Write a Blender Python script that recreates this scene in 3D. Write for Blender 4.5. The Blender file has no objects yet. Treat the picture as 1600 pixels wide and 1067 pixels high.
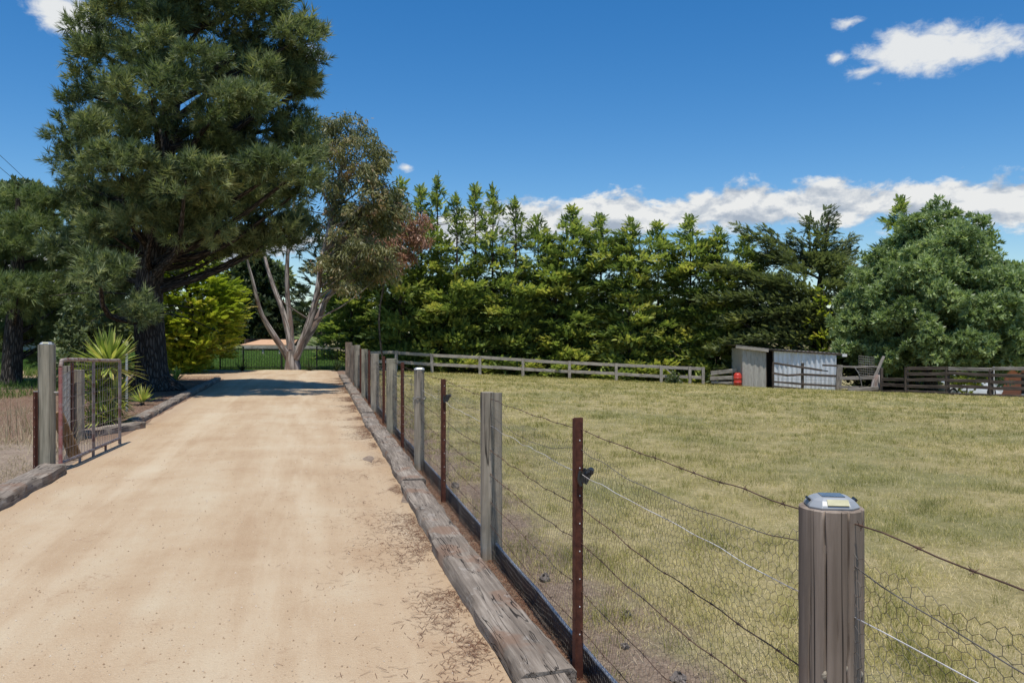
import bpy, math, random
import numpy as np
from mathutils import Vector, Matrix

# ------------------------------------------------------------------ basics
scene = bpy.context.scene
COL = scene.collection
F, HZ, CH = 1300.0, 522.0, 1.5           # focal length in photo pixels, horizon row, eye height
rng = np.random.default_rng(7)
random.seed(7)

def P(px, py, Y):
    return np.array([(px - 800) * Y / F, Y, CH - (py - HZ) * Y / F])

def smooth(a, b, x):
    t = np.clip((np.asarray(x, float) - a) / (b - a), 0, 1)
    return t * t * (3 - 2 * t)

def fence_x(y): return 1.14 - .236 * y          # line of the wire fence
def left_x(y): return -2.71 - .25 * y           # left edge of the drive

def gz(x, y):
    """height of the ground"""
    x = np.asarray(x, float); y = np.asarray(y, float)
    u = np.clip(x - fence_x(y), 0, 46); yy = np.clip(y, 0, 60)
    return -(yy / 45) * (.043 * u + .38 * smooth(15, 45, yy) * np.clip(u / 2, 0, 1))

_perm = np.random.default_rng(3).random(65536)
def vnoise(x, y, seed=0):
    x = np.asarray(x, float); y = np.asarray(y, float)
    xi = np.floor(x).astype(int); yi = np.floor(y).astype(int)
    fx = x - xi; fy = y - yi
    fx = fx * fx * (3 - 2 * fx); fy = fy * fy * (3 - 2 * fy)
    h = lambda a, b: _perm[((a * 374761 + b * 668265 + seed * 97561) ^ (a * 31 + b * 17)) & 65535]
    return (h(xi, yi) * (1 - fx) + h(xi + 1, yi) * fx) * (1 - fy) + (h(xi, yi + 1) * (1 - fx) + h(xi + 1, yi + 1) * fx) * fy
def fbm(x, y, seed=0, o=4):
    s = 0; a = .5; t = 0
    for k in range(o):
        s = s + a * vnoise(np.asarray(x) * 2 ** k, np.asarray(y) * 2 ** k, seed + k); t += a; a *= .5
    return s / t
def nrm(v):
    return v / np.maximum(np.linalg.norm(v, axis=-1, keepdims=True), 1e-9)

# ------------------------------------------------------------------ object helpers
def link(o):
    COL.objects.link(o); return o
def tag(o, label=None, cat=None, group=None, kind=None):
    for k, v in (('label', label), ('category', cat), ('group', group), ('kind', kind)):
        if v: o[k] = v
    return o
def thing(name, loc, label, cat, group=None):
    o = link(bpy.data.objects.new(name, None)); o.location = [float(c) for c in loc]
    o.empty_display_size = .2
    return tag(o, label, cat, group)
def dup(root, loc, rotz=0., scale=1., label=None):
    r = link(root.copy()); r.location = [float(c) for c in loc]; r.rotation_euler = (0, 0, rotz)
    r.scale = (scale,) * 3 if np.isscalar(scale) else scale
    if label: r['label'] = label
    for ch in list(root.children):
        c = link(ch.copy()); c.parent = r
        for g in list(ch.children):
            d = link(g.copy()); d.parent = c
    return r
def relink(o, parent, loc):
    o.parent = parent

def raw_mesh(name, co, loops, starts, totals, mat, attrs=None, smoothf=False, parent=None, mats=None, midx=None):
    me = bpy.data.meshes.new(name)
    co = np.asarray(co, np.float32)
    if parent is not None:
        co = co - np.array(parent_loc(parent), np.float32)
    me.vertices.add(len(co)); me.vertices.foreach_set('co', co.ravel())
    me.loops.add(len(loops)); me.loops.foreach_set('vertex_index', np.asarray(loops, np.int32))
    me.polygons.add(len(starts)); me.polygons.foreach_set('loop_start', np.asarray(starts, np.int32))
    me.polygons.foreach_set('loop_total', np.asarray(totals, np.int32))
    me.polygons.foreach_set('use_smooth', np.full(len(starts), bool(smoothf)))
    if midx is not None: me.polygons.foreach_set('material_index', np.asarray(midx, np.int32))
    for k, (typ, arr) in (attrs or {}).items():
        at = me.attributes.new(k, typ, 'POINT')
        at.data.foreach_set('vector' if typ == 'FLOAT_VECTOR' else 'value', np.asarray(arr, np.float32).ravel())
    me.update(calc_edges=True); me.validate()
    for m in (mats or [mat]): me.materials.append(m)
    o = link(bpy.data.objects.new(name, me))
    if parent is not None: o.parent = parent
    return o
def parent_loc(p):
    v = Vector((0, 0, 0))
    while p is not None:
        v = v + p.location; p = p.parent
    return v

def poly_mesh(name, V, tint, mat, parent=None):
    """V (n,k,3): n separate k-gons (leaves, blades); tint (n,)"""
    n, k, _ = V.shape
    return raw_mesh(name, V.reshape(-1, 3), np.arange(n * k), np.arange(n) * k, np.full(n, k), mat,
                    {'tint': ('FLOAT', np.repeat(tint, k))}, False, parent)

class MB:
    """collects solids; .build() links them as one mesh. every vertex carries 'grain' coordinates (x runs along the piece)"""
    def __init__(s): s.v = []; s.g = []; s.f = []; s.n = 0; s.m = []
    def add(s, v, f, g=None, m=0):
        v = np.asarray(v, float); g = v if g is None else np.asarray(g, float)
        off = s.n; s.v.append(v); s.g.append(g + rng.random(3) * 0 + np.array([off % 97 * 1.37, off % 31 * .71, 0]))
        s.f += [[i + off for i in q] for q in f]; s.m += [m] * len(f); s.n += len(v)
    def box(s, c, size, R=None, m=0, long=None):
        h = np.array(size) / 2.
        L = np.array([[x, y, z] for x in (-1, 1) for y in (-1, 1) for z in (-1, 1)]) * h
        ax = int(np.argmax(size)) if long is None else long
        G = L[:, [ax, (ax + 1) % 3, (ax + 2) % 3]]
        V = L @ (np.array(R).T if R is not None else np.eye(3)) + np.array(c)
        s.add(V, [(0, 1, 3, 2), (4, 6, 7, 5), (0, 4, 5, 1), (2, 3, 7, 6), (0, 2, 6, 4), (1, 5, 7, 3)], G, m)
    def beam(s, p0, p1, w, h, up=(0, 0, 1), m=0, seg=1, amp=0., chamfer=.12, seed=0, taper=1.):
        """rounded-rectangle timber from p0 to p1, roughened by amp"""
        p0 = np.array(p0, float); p1 = np.array(p1, float); d = p1 - p0; L = np.linalg.norm(d); d = d / L
        up = np.array(up, float); y = nrm(np.cross(up, d)); z = np.cross(d, y)
        c = chamfer * min(w, h)
        ring = [(w/2, -h/2+c), (w/2, 0), (w/2, h/2-c), (w/2-c, h/2), (w/6, h/2), (-w/6, h/2), (-w/2+c, h/2), (-w/2, h/2-c),
                (-w/2, 0), (-w/2, -h/2+c), (-w/2+c, -h/2), (0, -h/2), (w/2-c, -h/2)]
        ring = np.array(ring); k = len(ring); V = []; G = []
        for i in range(seg + 1):
            t = i / seg
            rr = ring * (1 + (taper - 1) * t)
            if amp:
                a = np.arange(k)
                n1 = (fbm(a * .9 + seed * 11, np.full(k, t * L * 5 + seed), seed, 3) - .5) * 2 * amp
                off = (fbm(np.array([t * L * 1.3 + seed * 3]), np.array([seed * 1.]), seed + 5, 2)[0] - .5) * 2 * amp * 1.6
                rr = rr + nrm(rr) * n1[:, None] + np.array([off, 0])
            V.append(p0 + d * L * t + rr[:, :1] * y + rr[:, 1:] * z)
            G.append(np.column_stack([np.full(k, L * t), rr]))
        f = []
        for i in range(seg):
            for j in range(k):
                f.append((i*k+j, i*k+(j+1) % k, (i+1)*k+(j+1) % k, (i+1)*k+j))
        f.append(tuple(range(k))[::-1]); f.append(tuple(range(seg*k, seg*k+k)))
        s.add(np.concatenate(V), f, np.concatenate(G), m)
    def tube(s, pts, r, n=8, caps=True, m=0, amp=0., seed=0):
        pts = np.array(pts, float); N = len(pts); r = np.full(N, r) if np.isscalar(r) else np.array(r, float)
        T = nrm(np.gradient(pts, axis=0)); ref = np.array([0, 0, 1.]) if abs(T[0][2]) < .9 else np.array([1., 0, 0])
        u = nrm(np.cross(T[0], ref)); V = []; G = []; acc = 0
        for i in range(N):
            u = nrm(u - T[i] * np.dot(u, T[i])); w = np.cross(T[i], u)
            if i: acc += np.linalg.norm(pts[i] - pts[i-1])
            a = np.arange(n) * 2 * np.pi / n
            ri = np.full(n, r[i])
            if amp: ri = ri * (1 + amp * 2 * (fbm(np.cos(a) * 1.4 + seed * 9, np.sin(a) * 1.4 + acc * 2., seed, 3) - .5))
            V.append(pts[i] + ri[:, None] * (np.cos(a)[:, None] * u + np.sin(a)[:, None] * w))
            G.append(np.column_stack([np.full(n, acc), ri * np.cos(a), ri * np.sin(a)]))
        f = [(i*n+j, i*n+(j+1) % n, (i+1)*n+(j+1) % n, (i+1)*n+j) for i in range(N-1) for j in range(n)]
        if caps: f.append(tuple(range(n))[::-1]); f.append(tuple(range((N-1)*n, N*n)))
        s.add(np.concatenate(V), f, np.concatenate(G), m)
    def lathe(s, c, prof, n=24, m=0):
        """prof: (radius, z) list, z up from c"""
        pts = [np.array(c) + (0, 0, z) for r, z in prof]; V = []; G = []
        a = np.arange(n) * 2 * np.pi / n
        for (r, z) in prof:
            V.append(np.array(c) + np.column_stack([r*np.cos(a), r*np.sin(a), np.full(n, z)]))
            G.append(np.column_stack([np.full(n, z), r*np.cos(a), r*np.sin(a)]))
        N = len(prof)
        f = [(i*n+j, i*n+(j+1) % n, (i+1)*n+(j+1) % n, (i+1)*n+j) for i in range(N-1) for j in range(n)]
        f.append(tuple(range(n))[::-1]); f.append(tuple(range((N-1)*n, N*n)))
        s.add(np.concatenate(V), f, np.concatenate(G), m)
    def build(s, name, mat, parent=None, smoothf=False, bevel=0.):
        loops = [i for q in s.f for i in q]; tot = [len(q) for q in s.f]; st = np.concatenate([[0], np.cumsum(tot)[:-1]])
        mats = mat if isinstance(mat, list) else [mat]
        o = raw_mesh(name, np.concatenate(s.v), loops, st, tot, None, {'grain': ('FLOAT_VECTOR', np.concatenate(s.g))}, smoothf, parent, mats, s.m)
        if bevel:
            b = o.modifiers.new('bevel', 'BEVEL'); b.width = bevel; b.segments = 2; b.limit_method = 'ANGLE'
        if smoothf:
            bpy.context.view_layer.objects.active = o
            try: o.data.set_sharp_from_angle(angle=math.radians(45))
            except Exception: pass
        return o

def spline(pts, n):
    """Catmull-Rom through the points (any columns)"""
    p = np.array(pts, float); p = np.vstack([2*p[0]-p[1], p, 2*p[-1]-p[-2]]); out = []
    segs = len(p) - 3
    for t in np.linspace(0, segs - 1e-6, n):
        i = int(t); t -= i; a, b, c, d = p[i:i+4]
        out.append(.5*((2*b)+(-a+c)*t+(2*a-5*b+4*c-d)*t*t+(-a+3*b-3*c+d)*t**3))
    return np.array(out)

# ------------------------------------------------------------------ materials
class NT:
    def __init__(s, name):
        s.m = bpy.data.materials.new(name); s.m.use_nodes = True; s.t = s.m.node_tree; s.t.nodes.clear()
        s.out = s.t.nodes.new('ShaderNodeOutputMaterial')
    def n(s, typ, **kw):
        nd = s.t.nodes.new(typ)
        for k, v in kw.items(): setattr(nd, k, v)
        return nd
    def set(s, sock, v):
        if isinstance(v, bpy.types.NodeSocket): s.t.links.new(v, sock)
        elif v is not None:
            try: sock.default_value = v
            except Exception: sock.default_value = (*v, 1)
    def attr(s, name, out='Vector'): return s.n('ShaderNodeAttribute', attribute_name=name).outputs[out]
    def coord(s, o='Object'): return s.n('ShaderNodeTexCoord').outputs[o]
    def vmul(s, v, k):
        nd = s.n('ShaderNodeVectorMath', operation='MULTIPLY'); s.set(nd.inputs[0], v); s.set(nd.inputs[1], k); return nd.outputs[0]
    def vadd(s, v, k):
        nd = s.n('ShaderNodeVectorMath', operation='ADD'); s.set(nd.inputs[0], v); s.set(nd.inputs[1], k); return nd.outputs[0]
    def noise(s, v, scale, detail=4, rough=.55, dist=0, out='Fac'):
        nd = s.n('ShaderNodeTexNoise'); s.set(nd.inputs['Vector'], v); nd.inputs['Scale'].default_value = scale
        nd.inputs['Detail'].default_value = detail; nd.inputs['Roughness'].default_value = rough; nd.inputs['Distortion'].default_value = dist
        return nd.outputs[out]
    def voro(s, v, scale, feature='F1', out='Distance'):
        nd = s.n('ShaderNodeTexVoronoi', feature=feature); s.set(nd.inputs['Vector'], v); nd.inputs['Scale'].default_value = scale
        return nd.outputs[out]
    def math(s, op, a, b=0., c=0., clamp=False):
        nd = s.n('ShaderNodeMath', operation=op, use_clamp=clamp); s.set(nd.inputs[0], a); s.set(nd.inputs[1], b); s.set(nd.inputs[2], c); return nd.outputs[0]
    def step(s, v, a, b):
        nd = s.n('ShaderNodeMapRange', interpolation_type='SMOOTHSTEP'); s.set(nd.inputs[0], v); s.set(nd.inputs[1], a); s.set(nd.inputs[2], b)
        return nd.outputs[0]
    def ramp(s, v, stops):
        nd = s.n('ShaderNodeValToRGB'); s.set(nd.inputs[0], v); e = nd.color_ramp.elements
        while len(e) < len(stops): e.new(.5)
        for el, (p, c) in zip(e, stops): el.position = p; el.color = (*c, 1) if len(c) == 3 else c
        return nd.outputs[0]
    def mix(s, f, a, b, typ='MIX'):
        nd = s.n('ShaderNodeMix', data_type='RGBA', blend_type=typ); s.set(nd.inputs[0], f); s.set(nd.inputs[6], a); s.set(nd.inputs[7], b); return nd.outputs[2]
    def sep(s, v):
        nd = s.n('ShaderNodeSeparateXYZ'); s.set(nd.inputs[0], v); return nd.outputs
    def bump(s, h, strength=.5, dist=.01):
        nd = s.n('ShaderNodeBump'); s.set(nd.inputs['Height'], h); nd.inputs['Strength'].default_value = strength; nd.inputs['Distance'].default_value = dist
        return nd.outputs[0]
    def bsdf(s, col, rough=.8, metal=0., normal=None, spec=.3, **kw):
        b = s.n('ShaderNodeBsdfPrincipled'); s.set(b.inputs['Base Color'], col); s.set(b.inputs['Roughness'], rough)
        s.set(b.inputs['Metallic'], metal); b.inputs['Specular IOR Level'].default_value = spec
        if normal is not None: s.t.links.new(normal, b.inputs['Normal'])
        for k, v in kw.items(): s.set(b.inputs[k], v)
        return b.outputs[0]
    def done(s, sh):
        s.t.links.new(sh, s.out.inputs[0]); return s.m

def leaf_mat(name, stops, trans=.3, rough=.55, spec=.25, tcol=1.3):
    t = NT(name)
    c = t.ramp(t.attr('tint', 'Fac'), stops)
    b = t.bsdf(c, rough, spec=spec)
    tr = t.n('ShaderNodeBsdfTranslucent'); t.set(tr.inputs[0], t.mix(1., c, (tcol, tcol * 1.05, tcol * .6, 1), 'MULTIPLY'))
    mx = t.n('ShaderNodeMixShader'); mx.inputs[0].default_value = trans
    t.t.links.new(b, mx.inputs[1]); t.t.links.new(tr.outputs[0], mx.inputs[2])
    return t.done(mx.outputs[0])

def wood_mat(name, a, b, crack=.5, stain=None, stain_amt=.5, bump=.5, sx=1., lichen=None, clen=1.1, cw=.022):
    t = NT(name); g = t.attr('grain')
    obj = t.n('ShaderNodeObjectInfo').outputs['Random']
    off = t.n('ShaderNodeCombineXYZ'); t.set(off.inputs[0], t.math('MULTIPLY', obj, 50.)); g2 = t.vadd(g, off.outputs[0])
    fine = t.noise(t.vmul(g2, (3 * sx, 60 * sx, 60 * sx)), 1., 6, .65, .3)
    mid = t.noise(t.vmul(g2, (1.2, 14, 14)), 1., 5, .6, .4)
    big = t.noise(t.vmul(g2, (1.5, 2.5, 2.5)), 1.3, 4, .6)
    c = t.ramp(t.math('ADD', t.math('MULTIPLY', fine, .55), t.math('MULTIPLY', mid, .45)), [(.3, tuple(x * .55 for x in a)), (.46, a), (.62, b)])
    c = t.mix(t.math('MULTIPLY', t.step(big, .45, .7), .45), c, tuple(x * .62 for x in a) + (1,))
    if stain:
        s2 = t.noise(t.vmul(g2, (2.6, 3, 3)), 1., 3, .55)
        c = t.mix(t.math('MULTIPLY', t.step(s2, .54, .64), stain_amt), c, (*stain, 1))
    if lichen:
        s3 = t.noise(t.vmul(g2, (6, 9, 9)), 1., 5, .7)
        c = t.mix(t.math('MULTIPLY', t.step(s3, .58, .68), .55), c, (*lichen, 1))
    cr = t.noise(t.vmul(g2, (clen * sx, 20 * sx, 20 * sx)), 1., 3, .5, .5)
    line = t.math('SUBTRACT', 1., t.step(t.math('ABSOLUTE', t.math('SUBTRACT', cr, .5)), 0., cw))
    line = t.math('MULTIPLY', line, t.step(t.noise(t.vmul(g2, (2 * clen, 8, 8)), 1., 2), .42, .55))
    c = t.mix(t.math('MULTIPLY', line, crack), c, (.025, .02, .016, 1))
    h = t.math('SUBTRACT', t.math('ADD', t.math('MULTIPLY', fine, .5), mid), t.math('MULTIPLY', line, 1.5 * crack))
    return t.done(t.bsdf(c, .85, normal=t.bump(h, bump, .006), spec=.2))

def plain_mat(name, a, b, rough=.6, metal=0., scale=20., bump=.15, spec=.4, dist=.003, rust=None, rust_amt=.5, aniso=None):
    t = NT(name); g = t.attr('grain')
    if aniso: g = t.vmul(g, aniso)
    n = t.noise(g, scale, 5, .6); c = t.ramp(n, [(.35, a), (.65, b)])
    r = rough
    if rust:
        n2 = t.noise(g, scale * .45, 6, .7); k = t.math('MULTIPLY', t.step(n2, .5, .62), rust_amt)
        c = t.mix(k, c, (*rust, 1)); r = t.math('ADD', rough, t.math('MULTIPLY', k, .3))
        if metal: metal = t.math('MULTIPLY', t.math('SUBTRACT', 1., k), metal)
    return t.done(t.bsdf(c, r, metal, t.bump(n, bump, dist), spec))
# ------------------------------------------------------------------ camera, light, sky
cam = bpy.data.cameras.new('camera'); cam.sensor_width = 36; cam.lens = F / 1600 * 36
cam.shift_y = -(533.5 - HZ) / 1600; cam.clip_start = .05; cam.clip_end = 6000
co = link(bpy.data.objects.new('camera', cam)); co.location = (0, 0, CH); co.rotation_euler = (math.pi / 2, 0, 0)
scene.camera = co
SUN_EL, SAZ = math.radians(75), math.atan2(.0, -1)     # azimuth measured from +Y towards +X: behind the camera, to its right
sd = Vector((math.sin(SAZ) * math.cos(SUN_EL), math.cos(SAZ) * math.cos(SUN_EL), math.sin(SUN_EL)))
sl = bpy.data.lights.new('sun', 'SUN'); sl.energy = 4.8; sl.angle = math.radians(.53); sl.color = (1., .95, .87)
so = link(bpy.data.objects.new('sun', sl)); so.location = (0, -20, 40); so.rotation_euler = (-sd).to_track_quat('-Z', 'Y').to_euler()

w = bpy.data.worlds.new('World'); scene.world = w; w.use_nodes = True; wt = w.node_tree
class WT(NT):
    def __init__(s): s.t = wt
wn = WT()
sky = wn.n('ShaderNodeTexSky', sky_type='NISHITA'); sky.sun_disc = False; sky.sun_elevation = SUN_EL; sky.sun_rotation = SAZ
sky.altitude = 300; sky.air_density = 1.0; sky.dust_density = .35; sky.ozone_density = 3.0
hs = wn.n('ShaderNodeHueSaturation'); hs.inputs['Saturation'].default_value = 1.38; hs.inputs['Value'].default_value = 1.0
hs.inputs['Hue'].default_value = .502
wt.links.new(sky.outputs[0], hs.inputs['Color'])
dirv = wn.n('ShaderNodeTexCoord').outputs['Generated']
sx, sy, sz = wn.sep(dirv)
az = wn.math('ARCTAN2', sx, sy); el = wn.math('ARCSINE', sz)
def ell(a0, e0, ra, re, rot=0.):
    da = wn.math('SUBTRACT', az, a0); de = wn.math('SUBTRACT', wn.math('SUBTRACT', el, e0), wn.math('MULTIPLY', da, rot))
    q = wn.math('SQRT', wn.math('ADD', wn.math('POWER', wn.math('DIVIDE', da, ra), 2.), wn.math('POWER', wn.math('DIVIDE', de, re), 2.)))
    return wn.math('SUBTRACT', 1., q)
cv = wn.n('ShaderNodeCombineXYZ'); wn.set(cv.inputs[0], az); wn.set(cv.inputs[1], wn.math('MULTIPLY', el, 1.7))
cvec = cv.outputs[0]
n_big = wn.noise(cvec, 13., 8, .58, .15); n_fine = wn.noise(cvec, 42., 7, .62, .3)
nb = wn.math('SUBTRACT', n_big, .5); nf = wn.math('SUBTRACT', n_fine, .5)
# long bank of cumulus above the trees
cen = wn.math('ADD', .146, wn.math('MULTIPLY', wn.math('POWER', wn.math('SUBTRACT', az, .32), 2.), -.12))
hh = wn.math('DIVIDE', wn.math('SUBTRACT', el, cen), .031)
bank = wn.math('SUBTRACT', 1., wn.math('ABSOLUTE', hh))
gap = wn.math('MULTIPLY', wn.math('SUBTRACT', 1., wn.step(wn.math('ABSOLUTE', wn.math('ADD', az, .17)), .03, .13)), -.75)
bank = wn.math('ADD', wn.math('ADD', bank, gap), wn.math('ADD', wn.math('MULTIPLY', nb, 2.3), wn.math('MULTIPLY', nf, 1.0)))
bank = wn.step(bank, .05, .50)
blobs = [(.470, .296, .090, .030, -.02), (.405, .283, .03, .009, .2), (.383, .334, .020, .008, .1), (.372, .300, .016, .009, 0),
         (-.488, .325, .047, .022, -.1), (-.126, .196, .012, .006, 0), (-.245, .31, .03, .02, 0)]
m = None
for b_ in blobs:
    e_ = wn.math('MULTIPLY', ell(*b_), 1.0 if b_[2] > .03 else .55)
    m = e_ if m is None else wn.math('MAXIMUM', m, e_)
m = wn.math('ADD', m, wn.math('ADD', wn.math('MULTIPLY', nb, 1.0), wn.math('MULTIPLY', nf, 1.1)))
blob = wn.math('MULTIPLY', wn.step(m, .0, .6), .95)
dens = wn.math('MAXIMUM', bank, blob)
# light tops, grey undersides of the cloud body
up = wn.n('ShaderNodeCombineXYZ'); wn.set(up.inputs[0], az); wn.set(up.inputs[1], wn.math('MULTIPLY', wn.math('ADD', el, .010), 1.7))
n_up = wn.noise(up.outputs[0], 13., 8, .58, .15)
relief = wn.math('MULTIPLY', wn.math('SUBTRACT', n_big, n_up), 6.)
sh = wn.math('ADD', wn.math('ADD', .62, relief), wn.math('MULTIPLY', hh, .16), clamp=True)
sh = wn.math('ADD', sh, wn.math('MULTIPLY', blob, .22), clamp=True)
ccol = wn.ramp(sh, [(0., (2.9, 3.4, 4.1)), (.5, (4.4, 4.75, 5.2)), (.95, (6.3, 6.4, 6.4))])
skyc = wn.mix(dens, hs.outputs[0], ccol)
bg = wn.n('ShaderNodeBackground'); wt.links.new(skyc, bg.inputs[0]); bg.inputs[1].default_value = .13
wo = next((n for n in wt.nodes if n.type == 'OUTPUT_WORLD'), None) or wn.n('ShaderNodeOutputWorld')
wt.links.new(bg.outputs[0], wo.inputs[0])
scene.view_settings.view_transform = 'Standard'; scene.view_settings.look = 'None'
scene.view_settings.exposure = 0.0; scene.view_settings.gamma = 1.0
scene.cycles.max_bounces = 6; scene.cycles.diffuse_bounces = 3; scene.cycles.transmission_bounces = 4; scene.cycles.transparent_max_bounces = 4

# ------------------------------------------------------------------ shared materials
M = {}
M['post'] = wood_mat('weathered_grey_timber', (.29, .25, .19), (.43, .375, .295), .9, (.20, .18, .14), .4, .6, clen=.35)
M['post_green'] = wood_mat('treated_green_grey_timber', (.265, .24, .175), (.40, .355, .265), .8, (.17, .165, .12), .45, .6, clen=.35)
M['post_dark'] = wood_mat('old_brown_grey_timber', (.21, .165, .128), (.34, .275, .22), .9, (.17, .09, .05), .22, .55, sx=.8, clen=.25, cw=.009)
M['rail'] = wood_mat('grey_rail_timber', (.34, .305, .255), (.48, .43, .365), .6, (.16, .12, .09), .4, .4)
M['yard'] = wood_mat('dark_old_and_shaded_timber', (.075, .058, .045), (.16, .125, .10), .7, None, 0, .5)  # old dark timber; also paints tree shade on the long yard fence
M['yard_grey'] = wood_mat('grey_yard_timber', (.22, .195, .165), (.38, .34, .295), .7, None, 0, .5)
M['sleeper'] = wood_mat('railway_sleeper_timber', (.185, .152, .12), (.34, .29, .235), 1., (.21, .125, .08), .62, 1., lichen=(.36, .33, .29), cw=.012)
M['rust'] = plain_mat('rusty_brown_steel', (.055, .018, .012), (.125, .045, .026), .75, .0, 25, .3, .3)
M['rustgate'] = plain_mat('worn_galvanised_steel_with_rust', (.22, .175, .15), (.34, .28, .245), .65, .0, 14, .2, .3, rust=(.15, .06, .04), rust_amt=.85)
M['redsteel'] = plain_mat('red_oxide_steel', (.26, .085, .07), (.36, .15, .13), .6, .0, 18, .2, .4, rust=(.36, .30, .28), rust_amt=.4)
M['galv'] = plain_mat('galvanised_wire', (.26, .25, .23), (.42, .41, .39), .5, .35, 30, .1, .4, rust=(.13, .06, .035), rust_amt=.6)
M['net'] = plain_mat('old_grey_netting_wire', (.085, .075, .062), (.19, .175, .15), .6, .2, 6, .0, .3, rust=(.11, .05, .03), rust_amt=.7)
M['barb'] = plain_mat('dark_rusty_barbed_wire', (.05, .03, .022), (.15, .085, .055), .7, .1, 9, .0, .3)
M['whitewire'] = plain_mat('white_electric_wire', (.50, .48, .45), (.60, .58, .56), .5, .0, 9, .0, .4, rust=(.2, .08, .05), rust_amt=.4)
M['edge_lit_top'] = plain_mat('scuffed_grey_plastic', (.22, .23, .25), (.42, .43, .45), .4, .0, 30, .1, .5)  # lighter rim colour paints the sunlit top of the black edging
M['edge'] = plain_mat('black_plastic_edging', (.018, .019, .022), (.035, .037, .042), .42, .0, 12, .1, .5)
M['blackplastic'] = plain_mat('black_plastic', (.012, .012, .013), (.03, .03, .03), .4, 0, 20, .1, .5)
M['silver'] = plain_mat('silver_grey_plastic', (.30, .315, .32), (.38, .395, .40), .45, .2, 8, .05, .5)
M['lens'] = plain_mat('yellowed_lens', (.40, .38, .22), (.52, .49, .30), .2, 0, 30, .05, .6)
M['solar'] = plain_mat('dark_solar_cell', (.03, .05, .08), (.06, .09, .13), .12, 0, 60, .02, .7)
M['red'] = plain_mat('red_plastic', (.50, .035, .02), (.58, .06, .035), .4, 0, 10, .1, .5)
M['corr'] = plain_mat('pale_corrugated_iron', (.66, .70, .74), (.76, .79, .82), .5, .1, 3, .05, .4, rust=(.30, .24, .2), rust_amt=.25, aniso=(.6, 3, 3))
M['boards'] = plain_mat('faded_cream_cladding', (.36, .34, .295), (.47, .445, .39), .8, 0, 4, .2, .2, rust=(.26, .23, .19), rust_amt=.5, aniso=(.5, 6, 6))
M['rooftin'] = plain_mat('dull_roof_iron', (.20, .185, .17), (.34, .32, .30), .6, .2, 5, .1, .3, rust=(.16, .10, .07), rust_amt=.6)
M['roofwhite'] = plain_mat('pale_roof_sheet', (.66, .65, .62), (.76, .75, .72), .6, 0, 2, .05, .3)
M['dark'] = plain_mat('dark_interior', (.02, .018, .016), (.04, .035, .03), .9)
M['carwhite'] = plain_mat('white_car_paint', (.62, .64, .66), (.68, .70, .72), .2, 0, 2, .0, .5)
M['cargrey'] = plain_mat('silver_car_paint', (.42, .45, .48), (.48, .51, .54), .22, .4, 2, .0, .5)
M['carglass'] = plain_mat('dark_car_glass', (.02, .025, .03), (.03, .035, .04), .08, 0, 2, 0, .8)
M['tyre'] = plain_mat('black_tyre_rubber', (.015, .015, .015), (.03, .03, .03), .85)
M['tail'] = plain_mat('red_tail_lens', (.4, .02, .015), (.5, .03, .02), .2, 0, 5, 0, .6)
M['iron'] = plain_mat('black_painted_iron', (.012, .012, .013), (.028, .028, .03), .5)
M['tan'] = plain_mat('tan_roof_sheet', (.50, .30, .17), (.58, .36, .22), .7, 0, 3)
M['bark_pine'] = None

def bark(name, a, b, scale=(3., 14., 14.), bump=1., dist=.03, patch=None):
    t = NT(name); g = t.attr('grain')
    v = t.voro(t.vmul(g, scale), 1.1, 'DISTANCE_TO_EDGE'); n = t.noise(t.vmul(g, tuple(x * 1.6 for x in scale)), 1., 6, .65)
    c = t.ramp(t.math('ADD', t.math('MULTIPLY', t.step(v, 0., .25), .6), t.math('MULTIPLY', n, .5)), [(.2, tuple(x * .4 for x in a)), (.5, a), (.9, b)])
    if patch:
        c = t.mix(t.step(t.noise(t.vmul(g, (1.1, 5, 5)), 1., 4, .6), .5, .6), c, (*patch, 1))
    return t.done(t.bsdf(c, .9, normal=t.bump(t.math('ADD', t.step(v, 0., .3), n), bump, dist), spec=.15))
M['bark_pine'] = bark('furrowed_pine_bark', (.060, .050, .042), (.125, .105, .088))
M['bark_gum'] = bark('smooth_gum_bark', (.26, .225, .20), (.42, .375, .34), (.8, 6., 6.), .35, .01, (.20, .145, .12))
M['bark_cyp'] = bark('brown_cypress_bark', (.10, .075, .055), (.19, .15, .115), (3, 18, 18))
M['stem'] = bark('dark_twig_bark', (.09, .07, .05), (.16, .13, .10), (4, 20, 20), .5)

# ------------------------------------------------------------------ ground
def axis(dense_lo, dense_hi, step, far, k=1.18):
    a = list(np.arange(dense_lo, dense_hi + 1e-6, step)); s = step
    hi = [a[-1]]
    while hi[-1] < far: s *= k; hi.append(hi[-1] + s)
    s = step; lo = [a[0]]
    while lo[-1] > -far: s *= k; lo.append(lo[-1] - s)
    return np.array(lo[:0:-1] + a + hi[1:])
def grid_mesh(name, xs, ys, zf, mat):
    X, Y = np.meshgrid(xs, ys); Z = zf(X, Y); n, k = X.shape
    idx = np.arange(n * k).reshape(n, k)
    q = np.stack([idx[:-1, :-1], idx[:-1, 1:], idx[1:, 1:], idx[1:, :-1]], -1).reshape(-1, 4)
    return raw_mesh(name, np.stack([X, Y, Z], -1).reshape(-1, 3), q.ravel(), np.arange(len(q)) * 4, np.full(len(q), 4), mat, None, True)

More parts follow.
